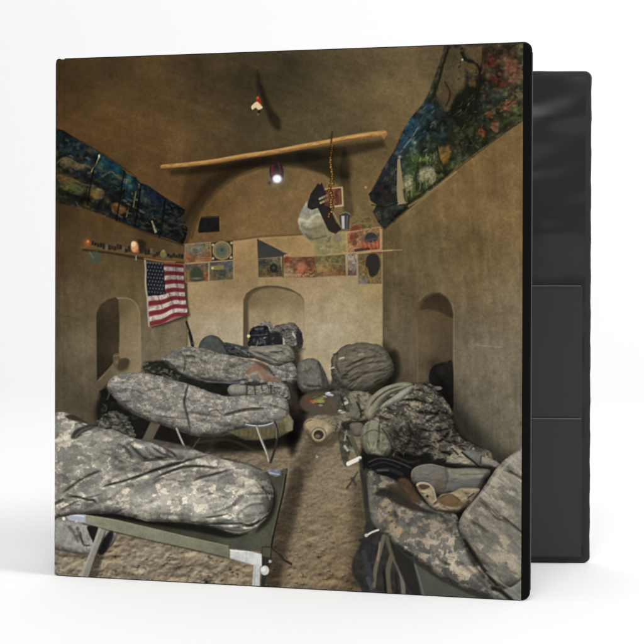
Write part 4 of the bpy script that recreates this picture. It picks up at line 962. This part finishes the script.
# bag with large camouflage below
fill([(360,470),(372,468),(380,500),(400,536),(440,572),(500,600),(540,606),(540,640),(372,640),(376,560),(366,520)], cloth((56,55,46),.12,8,25), 2, .98)
fill([(368,520),(362,540),(352,566),(360,586),(372,600),(420,620),(404,560),(392,540),(380,530)], cloth((52,50,46),.3,5,31), 2.5, .96, sm=True)
for a,wd,c in (([(384,536),(380,552),(376,568),(374,586)],4,(116,102,80)),([(392,556),(388,572),(390,596)],5,(104,92,74)),([(396,560),(402,576),(404,598)],4.4,(118,112,98)),([(386,530),(390,548),(396,562)],4,(96,92,70)),([(400,562),(410,580),(414,598)],5,(84,76,62)),([(364,552),(368,564),(372,580)],5,(58,60,66)),([(361,540),(372,544),(370,560)],4,(44,44,48)),([(368,578),(372,588)],4,(72,76,82)),([(380,542),(378,560)],1.2,(150,134,104)),([(384,570),(386,592)],3,(34,30,26)),([(396,574),(398,596)],2,(40,36,30))): line(a,wd,c,.9,1.6)
fill([(390,540),(402,552),(416,564),(420,580),(425,600),(412,594),(404,580),(396,562)], cloth((44,42,37),.1,5,26), 2, .95)
fill([(414,562),(440,580),(470,594),(500,606),(424,606),(420,588)], cloth((84,86,74),.08,8,27), 2, .95); line([(415,564),(420,580),(425,600)],1.6,(118,116,102),.6,1.6)
bag([(367,474),(372,470),(378,474),(392,478),(404,486),(418,498),(432,506),(446,510),(456,514),(460,524),(464,540),(474,558),(486,574),(500,588),(512,602),(500,599),(480,594),(460,586),(440,576),(420,562),(402,550),(388,536),(376,526),(370,512),(368,492)],
    CD, 16, .8, folds=[([(374,500),(380,492),(392,494),(410,502)],2.4,2),([(392,496),(396,512),(398,530)],2.6,1.8),([(380,530),(400,546),(430,564)],3,-1),([(472,560),(484,576),(500,592)],1.8,2.4),([(430,508),(444,520),(456,536)],5,1.6),([(460,562),(478,578),(494,592)],2,1.6)],
    wr=(.5,12,35,2), nf=(20,38,34,16,.9), wob=.6, gain=1.1, seed=17, grad=[(370,490,.7),(372,515,.92),(395,500,.8),(420,520,.82),(400,540,1.),(440,545,1.08),(460,570,1.12),(490,590,1.),(440,515,.78),(380,478,.75)])
fill([(368,476),(372,480),(374,498),(378,520),(384,532),(374,524),(370,508)], cloth((112,108,96),.1,5,9), 3, .6, sm=True)
for x,y,rx,ry in ((384,504,5,2.6),(388,510,3,4),(390,518,4,3),(393,525,6,3),(400,531,5,3),(386,500,3,1.6)): glow(x,y,rx,(176,146,100),.75,ry)
for x,y in ((389,512),(392,521),(396,527),(386,507),(391,515)): dot(x,y,1.1,(84,66,40),.7)
line([(384,487),(400,486),(412,490)],1,(126,122,112),.4); 
for i in range(9): line([(371+i*4,486+np.sin(i)*1.2),(374+i*4,485.4+np.cos(i)*1.2)],1.1,(146,140,124),.45)
# brown inner cloth and dark fold above it
darken([(376,494),(384,488),(396,490),(412,500),(424,508),(436,513),(420,512),(402,506),(388,498)], (44,38,30), 3, .85)
fill([(398,480),(406,478),(414,486),(420,500),(414,502),(404,494)], cloth((84,62,40),.15,4,29), 3, .9, sm=True); fill([(386,486),(400,484),(412,500),(402,498)], cloth((60,50,38),.15,4,29), 3, .8, sm=True)
# cap with curled peak
darken([(410,470),(424,460),(460,464),(492,466),(494,476),(474,500),(462,512),(436,510),(416,492)], (30,27,23), 3, .9)
bag([(411,474),(414,468),(421,464.5),(432,463.5),(442,466),(454,468),(470,467.5),(488,469),(490,473),(484,480),(478,490),(464,490),(450,494),(440,494),(430,490),(420,486),(413,482)],
    cloth((108,103,92),.07,5,30), 9, .9, folds=[([(446,468),(448,480),(444,492)],1.6,1.2),([(452,474),(468,474),(486,474)],1.,.9)], wr=(.6,7,0,3), gain=.98)
fill([(448,469),(470,469),(486,471),(482,478),(466,479),(450,477)], cloth((138,132,112),.12,3,31), 2, .75); line([(460,474.5),(486,473.6)],1,(90,86,74),.6); line([(412,476),(413,470),(420,466),(432,464.5),(444,467)],1,(150,132,104),.6)
fill([(446,482),(480,478),(476,486),(452,492)], cloth((96,98,96),.06,5,31), 2.5, .6); glow(440,484,5,(96,76,54),.5,8)
bag([(416.5,484),(421,481.5),(429,483),(435,489),(437,497),(442,494),(452,492),(460,488),(470,487.5),(480,489),(474,498),(468,506),(456,511),(442,511),(431,506),(425,499),(419,491)],
    cloth((158,140,108),.1,4,32), 5, .9, folds=[([(436,489),(438,500),(434,505)],1.4,2.4),([(460,489),(468,496),(470,503)],1.3,1.2)], wr=(.8,5,20,2))
fill([(419,485),(424,484),(430,486),(426,489),(421,489)], (66,52,36), 1.4, .85, sm=True); fill([(446,494),(456,496),(464,504),(452,507),(440,503),(439,497)], cloth((104,78,46),.15,4,33), 2.4, .85, sm=True); dot(427.5,496,1.4,(40,34,26),.8)
line([(417,485),(421,482.5),(429,484),(434,490),(436,500)],1.2,(196,178,142),.7,1); line([(440,498),(450,494),(460,500)],1.2,(70,52,34),.5); line([(464,489),(478,490)],1,(180,160,126),.6); line([(468,498),(474,493)],1.2,(36,30,24),.7)
line([(440,510),(456,511.6),(468,507)],2,(58,46,32),.7,1.4)
# big bag at the right edge
shadow([(462,506),(470,500),(478,520),(480,560),(470,560),(458,528)],.6,6)
bag([(545,424),(528,440),(516,451),(504,460),(494,471),(486,484),(478,495),(468,506),(461,517),(459,528),(465,540),(476,557),(487,573),(496,584),(508,588),(520,584),(532,570),(548,560)],
    CE, 14, .85, folds=[([(506,470),(516,475),(526,481),(536,486)],1.3,2.2),([(478,500),(486,506),(496,518),(508,522)],1.2,1.8),([(502,517),(514,526),(530,540)],1.3,2.4),([(470,520),(482,530),(500,552)],3,.8),([(512,452),(500,466),(490,480)],2.5,-1.3),([(498,462),(508,470),(514,474)],2,1),([(492,494),(512,502),(530,512)],5,.7),([(480,512),(500,530),(530,556)],2,.5)],
    wr=(.4,9,40,3), nf=(24,40,36,10,.9), wob=.5, gain=1.04, seed=21, grad=[(520,450,1.05),(470,530,.85),(490,550,1.0),(520,560,1.05),(478,510,.9),(500,500,1.),(528,590,.8)])
line([(522,450),(508,463),(498,474),(488,488),(476,500),(466,514)],2.2,(176,166,142),.5,1.6)
line([(480,497),(488,505),(498,516),(508,524)],.9,(78,72,60),.7,.9); line([(504,470),(514,474),(526,482)],.9,(80,74,62),.7,.9); line([(500,515),(512,524),(528,538)],1.1,(74,68,56),.7,.9)
line([(465,540),(476,557),(487,573),(497,585)],3,(26,24,21),.8,2.4)
bag([(502,590),(512,586),(520,580),(530,568),(546,556),(546,612),(500,600)], cloth((120,122,110),.08,6,34), 8, .7, wr=(.6,8,40,2)); 
line([(487,572),(498,580),(508,587),(514,587),(524,578),(532,566)],1.6,(160,150,128),.6,1.6)
line([(492,588),(500,590),(512,600)],4,(32,30,26),.9,2); line([(486,580),(492,592),(496,598)],2.6,(110,108,98),.7,1.8)
# clips and tags at the right-hand cot edge
line([(348.5,463.5),(360,458)],4.2,(226,222,208),.95,.9,False); line([(366.5,535.5),(372,532),(378.5,529.6)],2,(206,202,190),.95,.8); dot(366.5,535,1.8,(180,176,166),.9)
line([(361,460),(362,474),(366,488),(367,505)],3.4,(48,46,42),.8,2); line([(358,472),(352,481),(347,488)],1.8,(58,56,44),.8,1.4); line([(352,478),(356,484)],3,(50,54,48),.7,1.4)
# ======================= nearest cot and bag ===============================
shadow([(270,548),(284,500),(292,470),(304,474),(296,520),(284,560),(276,604),(264,604)],.74,6)
bag([(96,424),(100,416),(106,412.5),(116,412),(126,416),(133,425),(136,434),(130,442),(112,438),(98,432)], camo(((116,112,96),(90,89,76),(70,70,60)),3,1,10,1,33), 9, .7, wob=3, wr=(2.2,6,30,1.5), gain=.92, folds=[([(104,416),(112,424),(110,434)],1.4,2),([(116,414),(124,424),(130,434)],1.4,2)])
fill([(130,440),(150,438),(190,446),(200,452),(180,454),(140,448)], cloth((84,78,66),.2,4,3), 2, .9)
# sack below the cot
bag([(44,522),(60,519),(84,523),(104,526),(117,532),(115,542),(108,549),(96,554),(80,554),(64,551),(44,546)], cloth((150,146,134),.05,6,40), 9, .8, folds=[([(66,524),(76,534),(80,544)],1.8,1.6),([(78,526),(80,536),(84,544)],1.2,2.2),([(100,530),(106,540),(104,550)],1.6,2)], wr=(.8,6,70,2), gain=1.)
darken([(88,526),(98,526),(102,536),(98,548),(94,542),(90,534)], (28,26,23), 1.6, .95); darken([(98,545),(106,536),(112,530),(114,536),(106,552),(100,554)], (36,33,29), 2, .85)
darken([(50,526),(54,530),(54,542),(50,546)], (26,24,22), 1.4, .9); line([(81,532),(84,544),(90,545)],1.6,(66,64,56),.8); line([(70,526),(78,540)],2,(90,88,80),.5,2)
line([(54,553),(64,555),(80,556),(98,556)],2.6,(84,70,50),.5,2)
# canvas top
fill([(60,505),(262,474),(270,470),(280,470),(287,470),(284,488),(278,514),(273,532),(270,549),(262,551),(228,548),(190,539),(150,528),(120,520),(84,514)], plaster([
   (280,480,(70,68,54)),(272,510,(78,78,62)),(276,490,(84,80,64)),(262,535,(85,85,68)),(240,540,(80,80,64)),(200,532,(66,66,52)),(150,520,(58,56,44)),(110,515,(50,48,40))], .08, 8, 45), 1.2)
shadow([(266,478),(276,492),(275,510),(268,524),(256,532),(262,520),(268,500)],.5,5)
shadow([(80,514),(120,514),(150,520),(200,524),(236,533),(248,533),(230,538),(200,532),(150,524),(110,517)],.42,4)
fill([(85,514.5),(110,518.5),(150,527.5),(190,537),(228,545.6),(230,551),(230,557),(200,550.5),(150,539.5),(115,531),(84.5,523)], plaster([(90,518,(142,140,112)),(150,533,(136,135,109)),(200,545,(128,128,102)),(228,552,(118,118,93))], .07, 8, 46), .9)
line([(86,515),(110,518.6),(150,527.4),(190,537),(229,545.8)],1.1,(168,168,132),.5,.9); line([(84,523.5),(115,531.6),(150,540),(200,551),(230,558)],1.4,(52,46,34),.6,1.2)
fill([(66,515),(72,513),(86.5,514.5),(86,522.5),(76,521),(70,520)], (172,178,190), 1.2, .95); line([(72,514.5),(84,516)],1.6,(214,218,226),.8); dot(64.4,518.4,1.8,(232,234,236),.9); dot(77,521,1.4,(196,198,200),.8)
line([(287,469),(284,490),(279,512),(274,534),(271.5,548)],2.,(36,34,27),.95,.9); line([(285.4,471),(282.6,490),(277.6,512),(272.6,534)],1,(104,102,80),.6,1)
fill([(267,470),(270,468.4),(281,469.8),(281.5,475),(276,476.4),(270,474)], cloth((120,122,140),.2,3,3), 1, .95); line([(270,472.6),(279,474)],1.1,(196,198,206),.7); fill([(283.5,468.2),(287.5,468.6),(287,474),(283.4,473)], (88,80,62), 1, .9)
# bag
bag([(40,410),(52,413),(62,412),(70,413.5),(77,417),(84,422),(92,426),(104,428),(118,431),(130,436),(142,440),(154,443),(166,445),(178,447.5),(190,448.5),(200,451),(208,454),(218,456.5),(228,460),(240,461.5),(252,464.5),(262,469),(269,477),(273,488),(274,499),(271,511),(265,520),(256,527.5),(247,532),(238,533.5),(229,532.5),(220,527.5),(208,524.5),(194,523.5),(178,521.5),(162,521.5),(148,521),(132,517),(118,514),(104,513),(88,513.5),(72,515),(60,517),(40,521)],
    CC_, 17, .72, folds=[
     ([(131,481),(146,474),(162,468.5),(178,464),(194,458.5),(208,455)],1.3,3),([(156,477.5),(170,472),(184,467.5),(200,466.5),(214,468),(224,468)],1.4,3),([(192,482),(204,477),(216,474.5),(232,470)],1.5,2),
     ([(64,493),(72,487),(82,480),(94,474),(102,471)],1.4,1.8),([(69,496.5),(80,497.5),(88,500),(94,500.5),(97,504)],1.2,2.8),([(104,486.5),(118,483),(130,479.5),(143,475)],1.2,2.6),
     ([(50,505),(58,503),(66,499)],1.6,2.4),([(200,525),(214,524),(228,524),(242,524),(252,527)],1.1,1.8),([(206,518),(218,516.5),(230,514)],1.1,1.4),([(262,486),(267,492),(270,499)],1.4,2.2),([(256,478),(264,486),(268,494)],1.4,-1.2),
     ([(240,524),(248,526.5),(256,524),(262,518)],1.3,2),([(118,444),(128,450),(134,460)],1.8,2.2),([(126,442),(138,452),(144,460)],1.8,2.2),([(134,456),(150,460),(168,458),(190,460)],1.8,2.6),([(146,446),(154,456),(164,458)],1.8,2),
     ([(166,450),(178,456),(186,458)],1.8,2),([(100,452),(116,458),(128,466)],2.4,1.4),([(72,438),(80,430),(92,426)],2,2.6),([(74,418),(82,424),(94,428)],1.6,1.8),([(150,470),(170,462),(184,456)],2.6,-1.4),([(110,466),(130,472),(150,470)],3,1.)],
    wr=(.5,14,-16,3.5), nf=(46,-14,46,13,1.0), wob=.8, gain=1.06, seed=25, amb=.44, dif=.74, grad=[(60,430,.95),(60,480,.92),(100,440,.88),(100,490,1.0),(160,450,.9),(150,500,1.12),(200,500,1.1),(190,465,.92),(240,480,.86),(240,500,1.02),(262,500,.86),(230,526,1.04),(170,515,1.02),(60,510,1.)])
for a,wd,al in (([(131,481),(146,474),(162,468.5),(178,464),(194,458.5),(208,455)],1.3,.75),([(156,477.5),(170,472),(184,467.5),(200,466.5),(214,468)],1.4,.75),([(194,481),(204,477),(216,474.5)],1.2,.5),([(69,496.5),(80,497.5),(88,500),(94,500.5),(97,504)],1.2,.75),
   ([(104,486.5),(118,483),(130,479.5),(143,475)],1.1,.7),([(50,505.5),(58,503.5),(64,501)],1.4,.6),([(65,492),(74,486),(80,482)],1.1,.45),([(206,524.6),(222,524),(236,524.5),(250,527)],1,.6),([(246,525.6),(254,526)],1.4,.7),([(200,517.4),(216,516)],.9,.5),([(118,455),(132,462),(148,466)],1.2,.4)):
    line(a,wd*.8,(58,53,45),al*.75,1.1,taper=1)
fill([(72,438),(74,433),(80,428),(90,424.5),(98,425),(90,430),(82,434),(77,438.5)], (50,47,41), 2.4, .8, sm=True); line([(76,436),(83,430),(91,427)],1.4,(118,114,104),.6,1.2)
fill([(66,416),(73,414.5),(80,418),(88,423),(78,421),(70,419)], (46,43,37), 1.4, .85, sm=True)
for P_ in ([(145,444),(152,443),(160,450),(166,456),(156,455)],[(164,446.5),(178,446),(188,451),(200,455),(192,459),(180,458),(172,453)],[(130,448),(138,450),(144,459),(136,458)]):
    fill(P_, cloth((142,141,135),.1,4,3), 2.4, .6, sm=True)
for a in ([(152,446),(162,453),(172,456)],[(160,445),(172,452),(178,458)],[(132,446),(142,456)],[(142,461),(158,459),(170,460)],[(176,447),(166,446)]): line(a,2.4,(54,49,42),.65,1.6,taper=1)
fill([(150,440),(166,443),(182,447),(190,449),(176,449),(160,446)], (88,74,62), 2, .7)
line([(222,458),(236,461),(250,464.6),(262,470)],1.5,(54,50,40),.6,1.4)
line([(264,489),(268,494),(270.4,499)],1.1,(206,196,172),.7,.9); line([(262,487),(267,493)],1.2,(60,54,44),.7)
line([(226,530),(240,532),(254,527.6),(266,518)],1.1,(196,184,156),.4,1)
# broad soft modelling of the near bag
shadow([(120,446),(150,452),(190,452),(212,458),(196,460),(166,468),(136,476),(120,470),(112,456)],.80,12)
shadow([(60,470),(84,474),(96,484),(80,492),(64,504),(54,500),(52,476)],.86,12)
shadow([(130,484),(160,478),(200,470),(214,476),(190,484),(160,486),(140,492)],.86,8)
shadow([(252,470),(268,476),(276,496),(270,514),(262,500),(258,484)],.74,9)
for P_ in ([(140,490),(170,492),(210,496),(240,506),(226,518),(190,512),(150,506)],[(216,480),(240,486),(252,500),(244,514),(228,500)]):
    shadow(P_, 1.10, 14)
q = np.random.RandomState(66)
for i in range(40):
    x = q.uniform(60,262); y = q.uniform(440,520)
    if y < 424+(x-54)*.19+8 or y > 512+(x-54)*.05: continue
    L = q.uniform(8,24); a = q.uniform(-.55,.1)
    line([(x,y),(x+L*.5,y+L*.5*a+q.uniform(-1,1)),(x+L,y+L*a*.9)], q.uniform(.8,1.8), [(70,65,56),(206,196,172)][i%2], .22, 1.6, taper=2)
q = np.random.RandomState(67)
for i in range(46):
    x = q.uniform(112,280); y = q.uniform(356,430)
    f1 = 374+max(0,(x-150))*.16 if x < 228 else 397
    if not (f1+3 < y < (396+(x-112)*.42 if x < 200 else 432-(x-200)*.1) or (350+(x-160)*.12 < y < 378 and 176 < x < 250)): continue
    L = q.uniform(6,16); a = q.uniform(-.1,.5)
    line([(x,y),(x+L*.5,y+L*.5*a+q.uniform(-1,1)),(x+L,y+L*a*.9)], q.uniform(.7,1.5), [(72,69,63),(190,184,168)][i%2], .22, 1.4, taper=2)
# near cot hardware
fill([(99,527),(106.5,530),(96,556),(88,579),(80,580.5),(84,568),(92,548)], cloth((146,138,126),.08,3,50), 1.1, 1)
line([(100.5,529),(93,548),(85,568),(81.5,579)],1.8,(182,176,166),.6,1.2); line([(106,531),(96.5,556),(89,579)],1.4,(82,74,64),.7,1.1)
shadow([(108,532),(112,536),(104,556),(96,580),(88,588),(92,570),(98,552)],.6,4)
line([(244,549.5),(246,556),(244,562)],2,(120,118,108),.6,1)
fill([(230.6,549),(240,550),(252,551),(262,554),(262.5,566),(254,565),(246,562.5),(230.5,558)], cloth((208,209,203),.10,5,60), 1.1, 1); line([(230.6,550),(250,551.6)],1,(240,242,240),.6); line([(247,551),(246.6,562)],1,(180,182,178),.6); line([(231,558),(246,562.4),(254,565)],1,(140,138,128),.6)
fill([(254,564),(262,564),(260.5,578),(259.6,600),(252.5,600),(253,580)], cloth((196,198,190),.14,4,61), 1.1, 1); line([(255.6,566),(254.2,596)],1.6,(166,168,162),.6); line([(261,566),(260,596)],1,(110,106,96),.6)
fill([(262,546),(271.5,546),(272.5,560),(268,572),(264,592),(260,600),(262,575),(262.5,560)], cloth((52,50,40),.15,3,3), 1, .97); fill([(263,547),(271,547.4),(270.5,557),(262.6,556)], (92,90,70), 1, .8)
dot(265.2,570,4.3,(200,200,192),1,1,4.8); dot(263.8,569,2.4,(236,238,234),.8,1.4); dot(262,552,1,(60,56,50),.9); dot(270.5,561,1.6,(190,190,184),.8)
line([(273,548),(279,553),(284,559),(291.5,563.5)],2.4,(46,42,34),.9,1); line([(274,547.6),(280,552.8)],.9,(96,90,72),.6)
# camera grain
g = np.random.RandomState(11).rand(NH, NW).astype(np.float32)-.5
g = soften(g, .2)*.09
lum = IMG.mean(-1, keepdims=True)
IMG = IMG+(.05+.17*np.clip((YY-215)/120, 0, 1))[..., None]*(lum-IMG)
sharp = soften(soften(soften(IMG, .25), .25), .25)
IMG = IMG+.52*(IMG-sharp)
wide = blur(IMG.mean(-1), 7)[..., None]; lum = IMG.mean(-1, keepdims=True)
IMG = IMG*(1+.08*np.clip((lum-wide)/(wide+.05), -1, .8))
IMG = soften(IMG, .10)*(1+g[..., None])
IMG = np.clip(IMG, 0, 1)
# ---------------------------------------------------------------------------
# the print: a sheet on the front cover, coloured vertex by vertex with the picture above
# ---------------------------------------------------------------------------
PL, PR, PT, PB = -.0002, .0046, .0007, .0006            # black margins left, right, top, bottom
NU, NV = 790, 905
# picture units of the sheet's corners (bottom left, bottom right, top right, top left)
src = [(PL, PB), (W-PR, PB), (W-PR, H-PT), (PL, H-PT)]
def to_picture(s, z):
    """position on the sheet -> picture units"""
    x = A.x+DF.x*s; y = A.y+DF.y*s; zz = z-.1664
    c, k = math.cos(-.0039), math.sin(-.0039)
    y2 = y*c+zz*k; z2 = -y*k+zz*c
    u = x/y2*1200; v = -z2/y2*1200
    return 322+u-v*.0033, 289.57+v+u*.0033
ss, zz = np.meshgrid(np.linspace(PL, W-PR, NU), np.linspace(PB, H-PT, NV))
px, py = to_picture(ss, zz)
fx = np.clip((px-X0)*S-.5, 0, NW-1.001); fy = np.clip((py-Y0)*S-.5, 0, NH-1.001)
ix = fx.astype(int); iy = fy.astype(int); fx = (fx-ix)[..., None]; fy = (fy-iy)[..., None]
col = (IMG[iy, ix]*(1-fx)+IMG[iy, ix+1]*fx)*(1-fy)+(IMG[iy+1, ix]*(1-fx)+IMG[iy+1, ix+1]*fx)*fy
lin = np.where(col <= .04045, col/12.92, ((col+.055)/1.055)**2.4)
lin = np.clip(lin*PRINT_GAIN, 0, 1)
off = .00095+.0*ss
rb = .0050                                            # the sheet rolls over the hinge at its left
th = np.clip((rb-ss)/rb, 0, 1)
dep = rb*(1-np.sqrt(np.clip(1-th**2*.85, 0, 1)))*.8
dep = dep+.0003*np.exp(-((ss-.0054)/.0008)**2)         # hinge crease
tt = np.clip((zz-(H-.0034))/.0028, 0, 1); dep = dep+.00085*tt**1.6   # sheet pulled over the upper edge
rw = np.random.RandomState(8)
for i in range(5):                                     # very slight waviness of the sleeve
    dep = dep+.00002*np.sin(ss*rw.uniform(15, 60)+zz*rw.uniform(-40, 40)+rw.uniform(0, 6))
P3 = np.empty((NV, NU, 3), np.float32)
P3[..., 0] = A.x+DF.x*ss+NF.x*(off-dep); P3[..., 1] = A.y+DF.y*ss+NF.y*(off-dep); P3[..., 2] = zz
me = bpy.data.meshes.new("cover_print")
nv = NU*NV; nf = (NU-1)*(NV-1)
me.vertices.add(nv); me.vertices.foreach_set("co", P3.ravel())
idx = np.arange(nv).reshape(NV, NU)
quads = np.stack([idx[:-1, :-1], idx[:-1, 1:], idx[1:, 1:], idx[1:, :-1]], -1).reshape(-1, 4).astype(np.int32)
me.loops.add(nf*4); me.loops.foreach_set("vertex_index", quads.ravel())
me.polygons.add(nf); me.polygons.foreach_set("loop_start", np.arange(0, nf*4, 4, dtype=np.int32))
me.update(calc_edges=True)
ca = me.color_attributes.new("ink", 'FLOAT_COLOR', 'POINT')
rgba = np.ones((nv, 4), np.float32); rgba[:, :3] = lin.reshape(-1, 3)
ca.data.foreach_set("color", rgba.ravel())
me.polygons.foreach_set("use_smooth", np.ones(nf, bool))
def print_nodes(nt, b):
    a = nt.nodes.new("ShaderNodeVertexColor"); a.layer_name = "ink"
    nt.links.new(a.outputs[0], b.inputs["Base Color"])
    tc = nt.nodes.new("ShaderNodeTexCoord")
    n = nt.nodes.new("ShaderNodeTexNoise"); n.inputs["Scale"].default_value = 9; n.inputs["Detail"].default_value = 2
    bp = nt.nodes.new("ShaderNodeBump"); bp.inputs["Distance"].default_value = .0012; bp.inputs["Strength"].default_value = .6
    nt.links.new(tc.outputs["Object"], n.inputs[0]); nt.links.new(n.outputs[0], bp.inputs["Height"]); nt.links.new(bp.outputs[0], b.inputs["Normal"])
me.materials.append(material("printed_sheet", (.5, .5, .5), .42, .012, print_nodes))
print_obj = bpy.data.objects.new("cover_print", me); scene.collection.objects.link(print_obj)
print_obj.parent = front
print_obj["label"] = "cover picture of camouflage sleeping bags on cots in a mud walled room"

# hang every part on the binder's empty without moving it
for o in binder_parts:
    o.parent = binder
    o.matrix_parent_inverse = Matrix.Translation(-Vector(binder.location))
